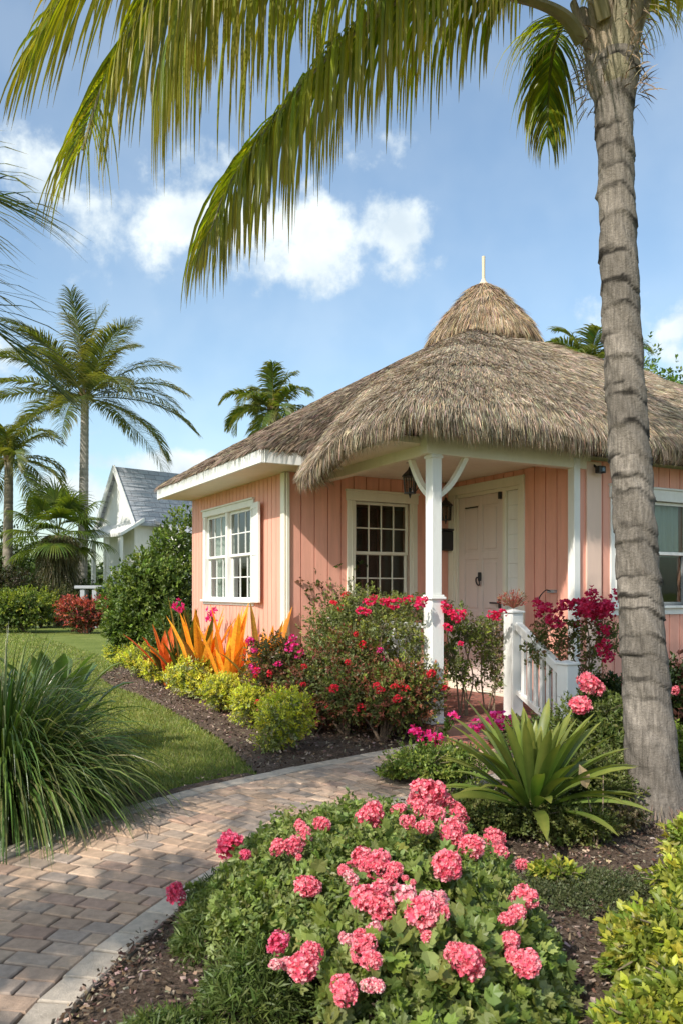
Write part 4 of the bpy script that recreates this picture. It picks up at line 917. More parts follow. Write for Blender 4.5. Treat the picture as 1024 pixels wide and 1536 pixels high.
for (p, z, lb) in ((hw(-.45, -2.45), 1.15, 'tall thin stem with a pink flower above the red-orange plant'), (hw(-.25, -1.7), 1.05, 'pink flower spike rising behind the orange plants by the wall')):
    r = empty('flower_spike', p, lb, 'flower'); b = GB(); b.tube([(0, 0, 0), (.02, 0, z * .6), (.0, 0, z)], .008, 5, col=(.1, .14, .03)); b.build('stem', 'leaf', r)
    head(r, p + [0, 0, z], .07, 'magenta', sq=1.5)
# low red-leaved filler at the wall foot
shrub('red_leaf_shrub', hw(-.35, .45), .26, .22, .34, 'low red and pink leaved plant at the foot of the house corner', nl=5, tw=160, lpt=6, ll=.05, cols=((.35, .05, .04), (.45, .12, .08), (.12, .12, .03)))

# --- flowering shrubs in front of the small front window
S = {}
OL = ((.17, .19, .07), (.13, .155, .05), (.22, .24, .11), (.10, .12, .035))
r, t = shrub('flowering_shrub', hw(.45, .80), .52, .42, 1.46, 'tall greyish green shrub against the pink wall left of the small front window', nl=14, tw=2600, lpt=8, ll=.034, cols=OL, top=((.22, .25, .07),), topw=.4, z0=.2)
heads_on(r, t, 3, .055, 'red', cond=lambda q: (q[:, 1] < 0) & (q[:, 2] > .9))
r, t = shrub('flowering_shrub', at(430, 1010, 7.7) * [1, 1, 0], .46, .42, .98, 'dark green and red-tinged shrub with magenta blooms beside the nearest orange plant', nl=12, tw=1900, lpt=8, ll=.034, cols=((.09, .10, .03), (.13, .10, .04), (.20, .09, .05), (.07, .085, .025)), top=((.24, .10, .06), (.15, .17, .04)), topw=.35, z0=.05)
heads_on(r, t, 9, .05, 'magenta', cond=lambda q: (q[:, 1] < .05) & (q[:, 2] > .45)); heads_on(r, t, 5, .035, 'red', cond=lambda q: q[:, 1] < 0)
r, t = shrub('flowering_shrub', at(515, 1010, 7.35) * [1, 1, 0], .50, .42, .98, 'dense olive shrub with scattered red blooms in the middle of the bed before the porch', nl=13, tw=2300, lpt=8, ll=.034, cols=OL + ((.20, .10, .05),), top=((.22, .24, .05), (.28, .10, .06)), topw=.4, z0=.05)
heads_on(r, t, 6, .035, 'red', cond=lambda q: q[:, 1] < 0); heads_on(r, t, 2, .045, 'magenta', cond=lambda q: (q[:, 1] < 0) & (q[:, 2] > .6))
r, t = shrub('flowering_shrub', gp(470, 1112) + [0, .1, 0], .40, .34, .52, 'low shrub of dark red leaves behind the nearest yellow-green shrub', nl=8, tw=700, lpt=8, ll=.030, cols=((.22, .06, .04), (.13, .07, .035), (.09, .09, .03)), top=((.34, .10, .07),), topw=.4)
heads_on(r, t, 3, .035, 'red', cond=lambda q: q[:, 1] < 0)
r, t = shrub('flowering_shrub', gp(572, 1118), .45, .38, .80, 'red and green leaved shrub at the path edge left of the corner post', nl=12, tw=2200, lpt=8, ll=.034, cols=((.12, .13, .035), (.24, .09, .05), (.16, .17, .05), (.08, .09, .025)), top=((.20, .24, .05), (.34, .11, .07)), topw=.45, z0=.08)
heads_on(r, t, 7, .04, 'red', cond=lambda q: (q[:, 1] < .05) & (q[:, 2] > .3))
# climbing bougainvillea over the side balustrade, open and twiggy
def climber(name, pts, label, lobes, ll, cols, top, nt, seed, cat='climbing plant'):
    base = np.array(pts[0]) * [1, 1, 0]; root = empty(name, base, label, cat); s = GB(); b = GB(); tips = []
    for (c, r) in lobes:
        c = np.asarray(c, float); path = catmull([base - base + rng.normal(0, .04, 3) * [1, 1, 0], (c - base) * [.3, .3, .55] + rng.normal(0, .06, 3), (c - base) * [.7, .7, .85] + rng.normal(0, .05, 3), c - base], 14)
        s.tube(path, np.linspace(.009, .004, 14), 5, col=(.24, .18, .12))
        n = int(nt * r[0] * r[1] * 9); d = rdir(n); tp = (c - base) + d * np.array([r[0], r[0] * .8, r[1]]) * rng.uniform(.45, 1.05, (n, 1)); tips.append(tp)
        for i in range(0, n, 6): s.tube([(c - base) + rng.normal(0, .03, 3), ((c - base) + tp[i]) / 2 + rng.normal(0, .03, 3), tp[i]], [.004, .003, .0015], 3, col=(.2, .17, .1))
    tp = np.concatenate(tips); n = len(tp); k = 8; ax = nrm(rdir(n) + [0, 0, .5]); tc = pal(cols, n, .16); m = rng.uniform(0, 1, n) < .35; tc[m] = pal(top, m.sum())
    t = rng.uniform(0, 1, (n, k)); rd = nrm(rng.normal(size=(n, k, 3))); P = tp[:, None] - ax[:, None] * ll * 2.5 * (1 - t[..., None]); ld = nrm(ax[:, None] * .5 + rd)
    b.scatter(*DIA, P.reshape(-1, 3), ld.reshape(-1, 3), rdir(n * k, (.3, 1)), (ll * rng.uniform(.6, 1.2, (n, k))).ravel(), np.repeat(tc, k, 0))
    b.build('foliage', 'leaf', root); s.build('stem', 'wood', root); return root, tp
r, t = climber('bougainvillea', [at(600, 1090, 7.3)], 'open twiggy flowering climber over the white balustrade left of the porch corner post',
    [(at(545, 905, 7.7), (.26, .16)), (at(590, 905, 7.5), (.25, .11)), (at(625, 915, 7.2), (.15, .13)), (at(530, 965, 7.6), (.28, .25)), (at(580, 975, 7.4), (.17, .16)), (at(625, 985, 7.1), (.12, .3)), (at(560, 1010, 7.2), (.22, .14)), (at(648, 1010, 6.95), (.06, .12)), (at(600, 1020, 7.2), (.16, .12)), (at(575, 938, 7.2), (.22, .13)), (at(612, 950, 7.05), (.13, .15))],
    .032, OL, ((.24, .28, .05), (.3, .3, .06)), 430, 1)
for (x, y, d, rr) in ((553, 902, 7.3, .08), (540, 915, 7.3, .07), (588, 905, 7.2, .09), (610, 900, 7.1, .06), (628, 905, 6.9, .08), (500, 905, 7.6, .05), (636, 900, 6.9, .05), (575, 903, 7.2, .06), (598, 900, 7.15, .05), (549, 918, 7.25, .06), (560, 897, 7.3, .05)): head(r, at(x, y, d), rr * .72, 'bract' if x > 520 else 'red')
for (x, y, d, rr) in ((570, 1036, 6.6, .06), (596, 1048, 6.6, .06), (590, 1030, 6.7, .05)): head(r, at(x, y, d), rr * .7, 'red')
r, t = climber('bougainvillea', [at(690, 1060, 7.6)], 'leafy pink flowering climber just right of the porch corner post',
    [(at(678, 925, 7.3), (.16, .16)), (at(695, 950, 7.5), (.16, .14)), (at(672, 985, 7.3), (.11, .2)), (at(690, 1005, 7.4), (.10, .15)), (at(720, 948, 7.5), (.14, .10))], .034, OL, ((.22, .30, .05), (.26, .30, .06)), 480, 2)
for (x, y, rr) in ((668, 912, .08), (686, 925, .09), (676, 918, .07), (694, 920, .06), (672, 940, .07), (664, 905, .06), (690, 965, .045)): head(r, at(x, y, 7.05), rr * .7, 'bract')
r, t = climber('bougainvillea', [at(735, 1060, 7.7)], 'leafy climber hanging beside the upper newel post in front of the porch door',
    [(at(738, 945, 7.6), (.17, .18)), (at(735, 985, 7.6), (.16, .2)), (at(742, 1018, 7.6), (.10, .12)), (at(712, 1020, 7.6), (.10, .06))], .034, OL, ((.20, .26, .05), (.30, .22, .12)), 480, 3)
for (x, y, rr) in ((737, 921, .05), (751, 920, .055), (744, 926, .04)): head(r, at(x, y, 7.3), rr, 'bract')
r, t = climber('wall_vine', [hw(.62, .12)], 'dark leaved vine climbing the pink wall beside the small front window', [(at(470, 872, 9.0), (.28, .10)), (at(505, 855, 9.1), (.16, .12)), (at(497, 838, 9.1), (.10, .09)), (at(530, 860, 9.15), (.09, .17)), (at(460, 882, 8.9), (.18, .10))], .06, ((.05, .085, .02), (.07, .11, .025), (.14, .07, .04)), ((.10, .14, .03),), 75, 4)
# tiny potted spray on the newel cap: dried reddish blooms rising behind the post
r = empty('flower_spray', hw(NU1, NV1, 1.19), 'small dusty red flower spray standing on top of the upper newel post', 'flower'); b = GB()
n = 120; b.ribbons(np.zeros((n, 3)), rdir(n, (.5, 1)), rdir(n), rng.uniform(.06, .22, n), .008, K=2, g=.1, C=pal([(.40, .16, .12), (.3, .2, .1), (.5, .2, .16)], n)); n = 160; P = rdir(n, (.3, 1)) * rng.uniform(.06, .17, (n, 1)); b.scatter(*DIA, P, P + .01, rdir(n), .03, pal([(.5, .16, .13), (.42, .12, .10), (.3, .22, .12)], n)); b.build('bloom', 'flower', r)
# --- right of the stair
r, t = climber('bougainvillea', [at(860, 1080, 6.95)], 'crimson flowering bush between the porch stair railing and the big palm trunk',
    [(at(822, 945, 7.0), (.17, .15)), (at(850, 960, 6.9), (.16, .18)), (at(880, 940, 6.9), (.2, .16)), (at(910, 955, 6.8), (.12, .18)), (at(830, 985, 7.0), (.16, .15)), (at(880, 990, 6.9), (.14, .14)), (at(805, 970, 7.1), (.12, .16))], .040, ((.08, .11, .03), (.12, .14, .04), (.2, .1, .06)), ((.16, .18, .05),), 230, 5)
for i in range(34):
    x = rng.choice([820, 830, 815, 860, 875, 890, 905, 915, 880, 900]) + rng.normal(0, 7); y = 912 + rng.normal(0, 10) + (8 if x < 845 else 0); head(r, at(x, y, 6.75 + rng.normal(0, .08)), rng.uniform(.045, .07), 'crimson')
for (x, y) in ((905, 945), (908, 965), (912, 985), (902, 975), (835, 935), (826, 928)): head(r, at(x, y, 6.7), .06, 'crimson')
shrub('dark_bush', at(912, 1120, 6.9) * [1, 1, 0], .36, .30, .62, 'dark green bush low behind the lower newel post and the palm trunk', nl=9, tw=700, lpt=8, ll=.05, cols=((.03, .05, .015), (.045, .07, .02)))
r, t = shrub('dark_bush', at(1030, 1100, 6.4) * [1, 1, 0], .40, .36, 1.0, 'dark leaved bush with pink buds at the right frame edge behind the palm trunk', nl=9, tw=700, lpt=8, ll=.055, cols=((.03, .05, .015), (.045, .065, .02), (.10, .04, .03)))
heads_on(r, t, 5, .05, 'ball', cond=lambda q: (q[:, 0] < 0) & (q[:, 1] < 0))
# pink heads on stalks behind the strap-leaved plant
def stalked(name, base, heads, label, kind='ball', rr=.09, lv=120, cols=GR, ll=.045, group=None):
    base = np.asarray(base, float); r = empty(name, base, label, 'flower', group); s = GB(); b = GB()
    for (p, q) in heads:
        d = np.asarray(p) - base; C = catmull([(rng.normal(0, .03), rng.normal(0, .03), 0), d * [.5, .5, .5] + rng.normal(0, .02, 3), d], 8); s.tube(C, np.linspace(.008, .004, 8), 5, col=(.12, .15, .04)); head(r, p, q, kind)
        n = lv; u = rng.uniform(.25, .92, n); P = np.stack([np.interp(u, np.linspace(0, 1, 8), C[:, k]) for k in range(3)], 1); dd = rdir(n, (.1, 1)); b.scatter(*OVAL, P + dd * .02, dd, rdir(n, (.4, 1)), ll * rng.uniform(.6, 1.3, n), pal(cols, n))
    s.build('stem', 'leaf', r); b.build('foliage', 'leaf', r); return r
stalked('tall_flower', gp(880, 1165), [(at(886, 1027, 5.6), .105), (at(868, 1061, 5.4), .095)], 'two round coral pink flower heads on tall stalks between railing and palm trunk', 'ball', lv=260)
stalked('low_flower', gp(640, 1128), [(at(635, 1105, 6.5), .075), (at(652, 1112, 6.3), .08), (at(622, 1098, 6.5), .06), (at(680, 1072, 6.6), .05), (at(640, 1122, 6.2), .06)], 'low magenta pink flowers at the foot of the porch corner post', 'magenta', lv=110)
stalked('low_flower', gp(735, 1122), [(at(716, 1090, 6.1), .07), (at(738, 1080, 6.2), .085), (at(757, 1082, 6.2), .09), (at(765, 1092, 6.0), .06)], 'low pink flowers in front of the porch floor, above the long strap leaves', 'magenta', lv=110)
# --- strap-leaved plant with short trunk
CY = gp(798, 1272); cyr = empty('strap_leaf_plant', CY, 'big rosette of long glossy green strap leaves on a short dark trunk before the stair', 'plant')
b = GB(); kz = np.linspace(0, 1, 30); b.tube(np.column_stack([.01 * np.sin(kz * 4), 0 * kz, -.03 + kz * .25]), .055 + .008 * np.sin(kz * 40), 14, col=(.10, .07, .045))
n = 500; a = rng.uniform(0, 6.28, n); z = rng.uniform(.0, .24, n); b.ribbons(np.column_stack([.05 * np.cos(a), .05 * np.sin(a), z]), np.column_stack([np.cos(a), np.sin(a), rng.uniform(-.2, .8, n)]), np.column_stack([-np.sin(a), np.cos(a), 0 * a]), rng.uniform(.03, .07, n), .014, K=2, g=.3, C=pal([(.11, .075, .045), (.2, .14, .09)], n)); b.build('trunk', 'bark', cyr)
n = 88
for i in range(n):
    f = i / n; a = i * 2.39996 + rng.normal(0, .12); e_ = R(80 - 62 * f ** 1.1 + rng.normal(0, 4)); d = np.array([math.cos(a) * math.cos(e_), math.sin(a) * math.cos(e_), math.sin(e_)])
    b = GB(); L = rng.uniform(.50, .66) * (1 if f > .2 else .78); sdv = np.array([-math.sin(a), math.cos(a), 0]) + rng.normal(0, .15, 3)
    b.ribbons([[.03 * math.cos(a), .03 * math.sin(a), .22 - .03 * f]], [d], [sdv], L, .058 * rng.uniform(.85, 1.2), K=9, g=.07 + .07 * f, C=pal(((.085, .15, .03), (.11, .175, .035), (.07, .125, .026)), 1, .2), fold=.38, mid=(1.35, 1.2, 1.3), tipc=(.22, .24, .05), prof=lambda t: np.interp(t, [0, .15, .45, .7, .88, 1], [.35, .5, .95, 1, .6, .04]))
    b.build('leaf', 'gloss', cyr, smooth=True)
# undergrowth around it
shrub('small_leaf_bush', gp(870, 1235), .40, .30, .44, 'small leaved olive bush between the strap-leaf plant and the palm trunk', nl=11, tw=2000, lpt=8, ll=.024, cols=((.14, .165, .04), (.20, .22, .07), (.10, .12, .03)), fill=.4)
shrub('small_leaf_bush', gp(745, 1265), .36, .26, .27, 'dark undergrowth of tiny leaves below the strap-leaf rosette', nl=9, tw=1700, lpt=8, ll=.022, cols=((.11, .135, .035), (.16, .18, .06), (.07, .09, .02)))
shrub('small_leaf_bush', at(890, 1160, 5.6) * [1, 1, 0], .55, .4, .62, 'green bush in the shade directly left of the big palm trunk', nl=10, tw=1700, lpt=8, ll=.03, cols=((.10, .135, .03), (.14, .17, .045)))
shrub('small_leaf_bush', gp(1022, 1165), .28, .24, .42, 'sunlit yellow-green bush just right of the palm trunk foot', nl=7, tw=500, lpt=8, ll=.03, cols=((.2, .25, .04), (.14, .2, .03)))
shrub('light_green_shrub', gp(650, 1185) + [0, 0, 0], .34, .30, .34, 'light green low shrub where the path meets the stair, left of the strap leaves', nl=10, tw=900, lpt=9, ll=.026, T=OVAL, cols=((.14, .20, .035), (.10, .15, .03), (.19, .24, .05)), top=((.26, .31, .06),), topw=.4)
shrub('light_green_shrub', gp(600, 1178), .20, .18, .17, 'smallest light green shrub overhanging the path edge', nl=7, tw=420, lpt=8, ll=.024, T=OVAL, cols=((.16, .21, .04), (.12, .16, .03)), top=((.26, .31, .06),), topw=.4)
shrub('small_leaf_bush', gp(862, 1282), .26, .2, .30, 'small olive bush in front of the gap between strap-leaf trunk and palm', nl=9, tw=1100, lpt=8, ll=.022, cols=((.14, .165, .04), (.20, .22, .07), (.10, .12, .03)))
shrub('small_leaf_bush', gp(925, 1262), .18, .16, .24, 'tiny dry brownish bush leaning on the foot of the palm trunk', nl=7, tw=600, lpt=8, ll=.02, cols=((.2, .15, .09), (.14, .14, .05), (.26, .2, .12)))
# bare twig + dry leaf by the trunk
r = empty('dry_seedling', gp(888, 1290), 'bare thin seedling stems with a dry tan leaf near the palm trunk foot', 'twig'); b = GB()
for q in ((-.03, .0, .34), (.06, .02, .42), (.0, -.03, .2)): b.tube(catmull([(0, 0, 0), np.array(q) * .5 + [.02, 0, 0], q], 8), np.linspace(.006, .002, 8), 5, col=(.3, .22, .15))
b.build('stem', 'wood', r); b = GB(); b.scatter(*OVAL, [(-.03, 0, .36)], [(-.3, -.2, 1)], [(.2, -1, .2)], .13, (.5, .36, .22)); b.build('dry_leaf', 'leaf', r)
# dark stones by the trunk
for i, (x, y, s) in enumerate(((905, 1300, .05), (940, 1296, .06), (965, 1302, .045), (925, 1316, .04), (890, 1322, .05))):
    p = gp(x, y); b = GB(); th = np.linspace(0, np.pi, 9); ph = np.arange(14) * 2 * np.pi / 14
    G = np.array([[(math.sin(t) * math.cos(q), math.sin(t) * math.sin(q), math.cos(t)) for q in ph] for t in th]); G *= (1 + .14 * np.sin(G[..., :1] * 4 + i) * np.cos(G[..., 1:2] * 5 + i)) * np.array([s * 1.2, s, s * .55]); b.grid(G, True, (.10, .075, .06))
    tag(b.build('stone', 'soil', smooth=False, origin=p + [0, 0, s * .3]) if False else b.build('stone', 'soil', smooth=True), 'dark stone half buried in the mulch by the palm trunk', 'stone', 'dark stones by the palm trunk').location = Vector(p + [0, 0, s * .35])

# --- the big pink-flowered shrub in the foreground
GC = ((.19, .24, .07), (.14, .19, .05), (.25, .29, .10), (.20, .25, .06))
root = empty('geranium_shrub', (.10, 2.85, 0), 'large spreading shrub with many coral pink flower heads in the foreground bed', 'shrub'); G0 = np.array([.10, 2.85, 0])
def mound(x, y):   # height of the leafy surface, metres, cottage-independent
    q = ((x - .10) / .67) ** 2 + ((y - 2.9) / 1.14) ** 2
    return .47 * np.sqrt(np.clip(1 - q, 0, 1)) ** .8 + .05 * smooth_noise(x * 3.3, y * 3.3) + .02 * smooth_noise(x * 9, y * 9)
n = 8000; a = rng.uniform(0, 6.28, n); rr_ = np.sqrt(rng.uniform(0, 1, n)); X = .10 + .67 * rr_ * np.cos(a); Y = 2.9 + 1.14 * rr_ * np.sin(a)
keepm = ~(inpath(X, Y, -.06)) & (X > -.50 + (2.85 - Y) * .60 + .07 * np.sin(Y * 9)); X, Y = X[keepm], Y[keepm]; n = len(X); Z = mound(X, Y)
nor = nrm(np.column_stack([(X - .13) / .49, (Y - 2.9) / 1.3, np.full(n, 1.1)])); depth = rng.uniform(0, 1, n) ** 2 * .14
tip = np.column_stack([X, Y, np.maximum(Z - depth + rng.normal(0, .018, n), .03)]); b = GB()
near_ = np.clip((3.0 - Y) / 1.0, 0, 1); near_ = near_ * np.clip((X + .25) / .5, .25, 1)
big = rng.uniform(0, 1, n) < near_ * .7
tc = pal(GC, n, .16); m = (rng.uniform(0, 1, n) < .18) & (depth < .05); tc[m] = pal(((.20, .25, .05), (.17, .22, .04)), m.sum())
k = 10; i0 = np.where(~big)[0]; t = rng.uniform(0, 1, (len(i0), k)); ax = nrm(nor[i0] + .35 * rng.normal(size=(len(i0), 3)))[:, None]; rd = nrm(rng.normal(size=(len(i0), k, 3)))
P = tip[i0][:, None] - ax * .07 * (1 - t[..., None]); ld = nrm(ax * .5 + rd * .9); b.scatter(*OVAL, P.reshape(-1, 3), ld.reshape(-1, 3), (ax + .5 * rng.normal(size=rd.shape)).reshape(-1, 3), (.026 * rng.uniform(.6, 1.25, t.shape)).ravel() , np.repeat(tc[i0], k, 0) * rng.uniform(.85, 1.2, (len(i0) * k, 1)))
k = 5; i1 = np.where(big)[0]; t = rng.uniform(0, 1, (len(i1), k)); ax = nrm(nor[i1] + .3 * rng.normal(size=(len(i1), 3)))[:, None]; rd = nrm(rng.normal(size=(len(i1), k, 3)))
P = tip[i1][:, None] - ax * .05 * (1 - t[..., None]); ld = nrm(ax * .35 + rd * .9); b.scatter(*LOBE, P.reshape(-1, 3), ld.reshape(-1, 3), (ax * 1.2 + .4 * rng.normal(size=rd.shape)).reshape(-1, 3), (.046 * rng.uniform(.6, 1.3, t.shape)).ravel(), np.repeat(tc[i1], k, 0) * rng.uniform(.85, 1.2, (len(i1) * k, 1)))
for off in ():
    pass
b.build('foliage', 'leaf', root).location = Vector(-G0)
s = GB()
for i in range(90):
    j = rng.integers(n); p = tip[j]; q = np.array([.13 + (p[0] - .13) * .3, 2.9 + (p[1] - 2.9) * .45, 0]); s.tube(catmull([q, (p + q) / 2 + rng.normal(0, .03, 3), p], 7), np.linspace(.011, .003, 7), 5, col=(.12, .14, .05))
s.build('stem', 'wood', root).location = Vector(-G0)
FL = [  # x, y in the photograph, radius in photo pixels, kind
 (344, 1272, 23, 'ball_deep'), (369, 1280, 10, 'ball_deep'), (265, 1340, 18, 'ball_deep'), (415, 1272, 13, 'ball'), (440, 1268, 15, 'ball'), (451, 1240, 12, 'ball'), (458, 1252, 12, 'ball'), (481, 1234, 14, 'ball'), (449, 1287, 6, 'ball'), (556, 1224, 22, 'ball'), (544, 1230, 12, 'ball'),
 (597, 1212, 12, 'ball'), (640, 1192, 27, 'ball'), (622, 1200, 13, 'ball'), (668, 1200, 12, 'ball'), (632, 1215, 15, 'ball'), (652, 1222, 15, 'ball'), (610, 1233, 11, 'ball'), (634, 1240, 14, 'ball'), (686, 1220, 17, 'ball'), (678, 1252, 22, 'ball'), (708, 1270, 23, 'ball'), (738, 1260, 19, 'ball'), (748, 1272, 16, 'ball'), (693, 1245, 10, 'ball'),
 (463, 1330, 20, 'ball'), (540, 1285, 17, 'ball'), (570, 1296, 21, 'ball'), (592, 1306, 15, 'ball'), (513, 1308, 10, 'ball'), (526, 1317, 13, 'ball_pale'), (545, 1300, 14, 'ball'), (586, 1320, 13, 'ball'), (669, 1306, 28, 'ball'), (780, 1295, 12, 'ball'), (825, 1308, 17, 'ball_deep'),
 (548, 1350, 28, 'ball'), (565, 1335, 17, 'ball'), (572, 1360, 20, 'ball'), (600, 1352, 24, 'ball_pale'), (628, 1372, 33, 'ball'), (650, 1355, 20, 'ball_pale'), (655, 1372, 20, 'ball'), (620, 1325, 6, 'ball'), (640, 1350, 14, 'ball_pale'),
 (786, 1348, 20, 'ball'), (770, 1368, 17, 'ball'), (760, 1380, 13, 'ball'), (768, 1408, 19, 'ball'), (783, 1446, 26, 'ball'), (770, 1432, 15, 'ball'),
 (417, 1413, 18, 'ball_deep'), (413, 1447, 12, 'ball_pale'), (430, 1446, 12, 'ball_pale'), (462, 1450, 29, 'ball'), (468, 1432, 18, 'ball'), (518, 1410, 12, 'ball_pale'), (545, 1420, 20, 'ball'), (560, 1395, 14, 'ball_pale'), (556, 1440, 19, 'ball'), (536, 1408, 14, 'ball'),
 (512, 1488, 25, 'ball'), (553, 1478, 12, 'ball_pale'), (570, 1480, 12, 'ball_pale'), (697, 1440, 28, 'ball'), (680, 1430, 14, 'ball'), (712, 1448, 14, 'ball')]
ys = np.linspace(1.4, 5, 400)
for (x, y, rp, kd) in FL:
    # follow the sight line to where it meets the leafy mound
    zr = CAMH - (y - HZ) / F * ys; xr = (x - 512) / F * ys; hgt = mound(xr, ys) + .02
    hit = np.where((zr <= hgt) | (zr <= .10))[0]; d = ys[hit[0]] if len(hit) else 3.0
    if y < 1240 and d > 4.0: d = 4.0
    if x < 300: d = 3.15
    p = at(x, y, d - .02); head(root, p, rp / F * d * 1.10, kd, sq=.95)
    for q in range(3):
        if rng.uniform() < .3 and 430 < x < 760 and y > 1250: o_ = p + rng.normal(0, rp / F * d * .9, 3) * [1, 1, .6]; head(root, o_, rp / F * d * rng.uniform(.25, .42), kd, 'flower_bud') if len(root.children) < 98 else None
# stray stalk with a bloom reaching over the path edge
b = GB(); p = at(265, 1350, 3.15); q = np.array([-.42, 3.2, .10]); C = catmull([q, (p + q) / 2 + [0, 0, .06], p + [.03, 0, .04], p], 8); b.tube(C - G0, .004, 5, col=(.12, .15, .04)); n = 70; u = rng.uniform(0, .9, n); P = np.stack([np.interp(u, np.linspace(0, 1, 8), C[:, k]) for k in range(3)], 1) - G0; dd = rdir(n, (.1, 1)); b.scatter(*OVAL, P, dd, rdir(n, (.4, 1)), .028, pal(GC, n)); b.build('trailing_stem', 'leaf', root)
# feathery dark plants on its left and front
def feathery(base, r, h, n, label, cols=((.11, .15, .04), (.15, .19, .055), (.08, .12, .03)), L=.05, kids=7):
    rt = empty('feathery_plant', base, label, 'plant', 'feathery green plants in the foreground bed'); b = GB(); a = rng.uniform(0, 6.28, n); q = np.sqrt(rng.uniform(0, 1, n)); z = h * np.sqrt(np.clip(1 - q ** 2, .02, 1)) * rng.uniform(.45, 1, n)
    P = np.column_stack([r * q * np.cos(a), r * q * np.sin(a), z]); ax = nrm(np.column_stack([np.cos(a) * q, np.sin(a) * q, np.full(n, .8)]) + .3 * rng.normal(size=(n, 3)))
    ax2 = np.repeat(ax, kids, 0); t = rng.uniform(0, 1, n * kids); P2 = np.repeat(P, kids, 0) + ax2 * L * t[:, None]; b.ribbons(P2, ax2 * .8 + rdir(n * kids), rdir(n * kids), L * rng.uniform(.5, 1, n * kids), .006, K=2, g=.2, C=np.repeat(pal(cols, n), kids, 0)); b.build('foliage', 'leaf', rt); return rt
feathery((-.38, 2.90, 0), .20, .27, 900, 'feathery olive plant on the left flank of the pink flowered shrub')
feathery((-.26, 2.46, 0), .16, .24, 700, 'feathery dark green plant below the left pink flowers')
feathery((-.52, 2.30, 0), .11, .09, 500, 'smallest feathery tuft alone on the mulch at bottom left')
feathery((-.38, 2.06, 0), .14, .15, 550, 'feathery plant at the bottom edge left of the pink flowered shrub')
feathery((-.42, 3.24, 0), .20, .18, 700, 'feathery green plant at the path edge below the left stray bloom')
# ground cover and the yellow-green shrubs at lower right
r, t = shrub('ground_cover_plant', gp(895, 1372), .34, .30, .13, 'low mat of tiny grey green leaves on the soil below the palm trunk', nl=10, tw=1300, lpt=9, ll=.013, cols=((.10, .12, .05), (.14, .155, .075), (.07, .085, .03)), stem=False)
YL = ((.20, .25, .035), (.16, .21, .035), (.26, .29, .05)); YT = ((.42, .42, .05), (.36, .38, .05), (.48, .46, .10))
gy = 'yellow-green shrubs in the lower right corner'
for (b0, rx, h, tw_, lb) in (((.98, 2.62), .20, .30, 460, 'yellow-green leafy shrub nearest the pink flowers at lower right'), ((.86, 2.22), .17, .26, 420, 'small yellow-green shrub at the bottom edge right of the pink flowered shrub'), ((1.18, 2.48), .29, .36, 800, 'broad yellow-green shrub in the middle of the lower right corner'),
        ((1.42, 3.05), .24, .34, 520, 'yellow-green shrub at the right frame edge below the palm trunk'), ((1.03, 2.12), .24, .32, 560, 'yellow-green shrub at the very bottom right with large blurred leaves'),
        ((1.36, 2.12), .24, .40, 520, 'tallest yellow-green shrub in the bottom right corner'), ((1.58, 3.35), .20, .44, 380, 'yellow-green shrub farthest back at the right frame edge')):
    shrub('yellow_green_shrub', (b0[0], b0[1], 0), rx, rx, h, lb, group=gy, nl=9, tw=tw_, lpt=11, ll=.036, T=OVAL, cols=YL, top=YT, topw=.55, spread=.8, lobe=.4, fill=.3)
shrub('yellow_green_shrub', gp(838, 1352), .10, .10, .2, 'small leafy green sprout beside the rightmost pink flower heads', nl=5, tw=150, lpt=8, ll=.035, T=OVAL, cols=YL, top=YT)
# --- left foreground grass clump
def clump(base, n, L, W, label, cols, sp=(.1, 1.3), g=.45, K=8):
    rt = empty('ornamental_grass', base, label, 'grass clump'); b = GB(); a = rng.uniform(0, 6.28, n); s = rng.uniform(*sp, n); r0 = rng.uniform(0, .2, n)
    b.ribbons(np.column_stack([r0 * np.cos(a), r0 * np.sin(a), np.full(n, .02)]), np.column_stack([np.cos(a) * s, np.sin(a) * s, np.ones(n)]), np.column_stack([-np.sin(a), np.cos(a), np.zeros(n)]) + rng.normal(0, .3, (n, 3)), L * rng.uniform(.55, 1.1, n), W * rng.uniform(.6, 1.3, n), K=K, g=g * rng.uniform(.6, 1.3, n), C=pal(cols, n, .2), fold=.25,
              prof=lambda t: np.interp(t, [0, .3, .7, 1], [.8, 1, .65, .03])); b.build('blades', 'gloss', rt); return rt
clump(np.array([-2.0, 4.72, 0]), 3800, 1.10, .0145, 'big arching dark green grass clump at the left frame edge beside the path', ((.08, .14, .028), (.11, .175, .035), (.06, .105, .022), (.16, .21, .05), (.22, .22, .09)), sp=(.05, 1.25), g=.55)
n = 16; rt = empty('broad_leaf_plant', at(78, 1010, 6.6) * [1, 1, 0], 'plant with upright glossy broad leaves just behind the grass clump', 'plant'); b = GB()
n = 46; a = rng.uniform(0, 6.28, n); s = rng.uniform(.1, .55, n); b.ribbons(np.column_stack([.10 * np.cos(a) * s * 4, .06 * np.sin(a) * s * 4, np.full(n, .1)]), np.column_stack([np.cos(a) * s, np.sin(a) * s, np.ones(n)]), np.column_stack([-np.sin(a), np.cos(a), np.zeros(n)]), rng.uniform(.5, .85, n), .13, K=8, g=.28, C=pal(((.10, .16, .04), (.07, .12, .03), (.14, .19, .04)), n), fold=.3, prof=lambda t: np.interp(t, [0, .35, .65, .9, 1], [.2, .4, 1, .75, .1])); b.build('leaves', 'gloss', rt, smooth=True)
shrub('low_shrub', at(5, 1040, 6.4) * [1, 1, 0], .35, .3, .78, 'fine leaved shrub at the left frame edge behind the grass clump', nl=7, tw=500, lpt=8, ll=.03, cols=((.12, .17, .05), (.09, .13, .03)))

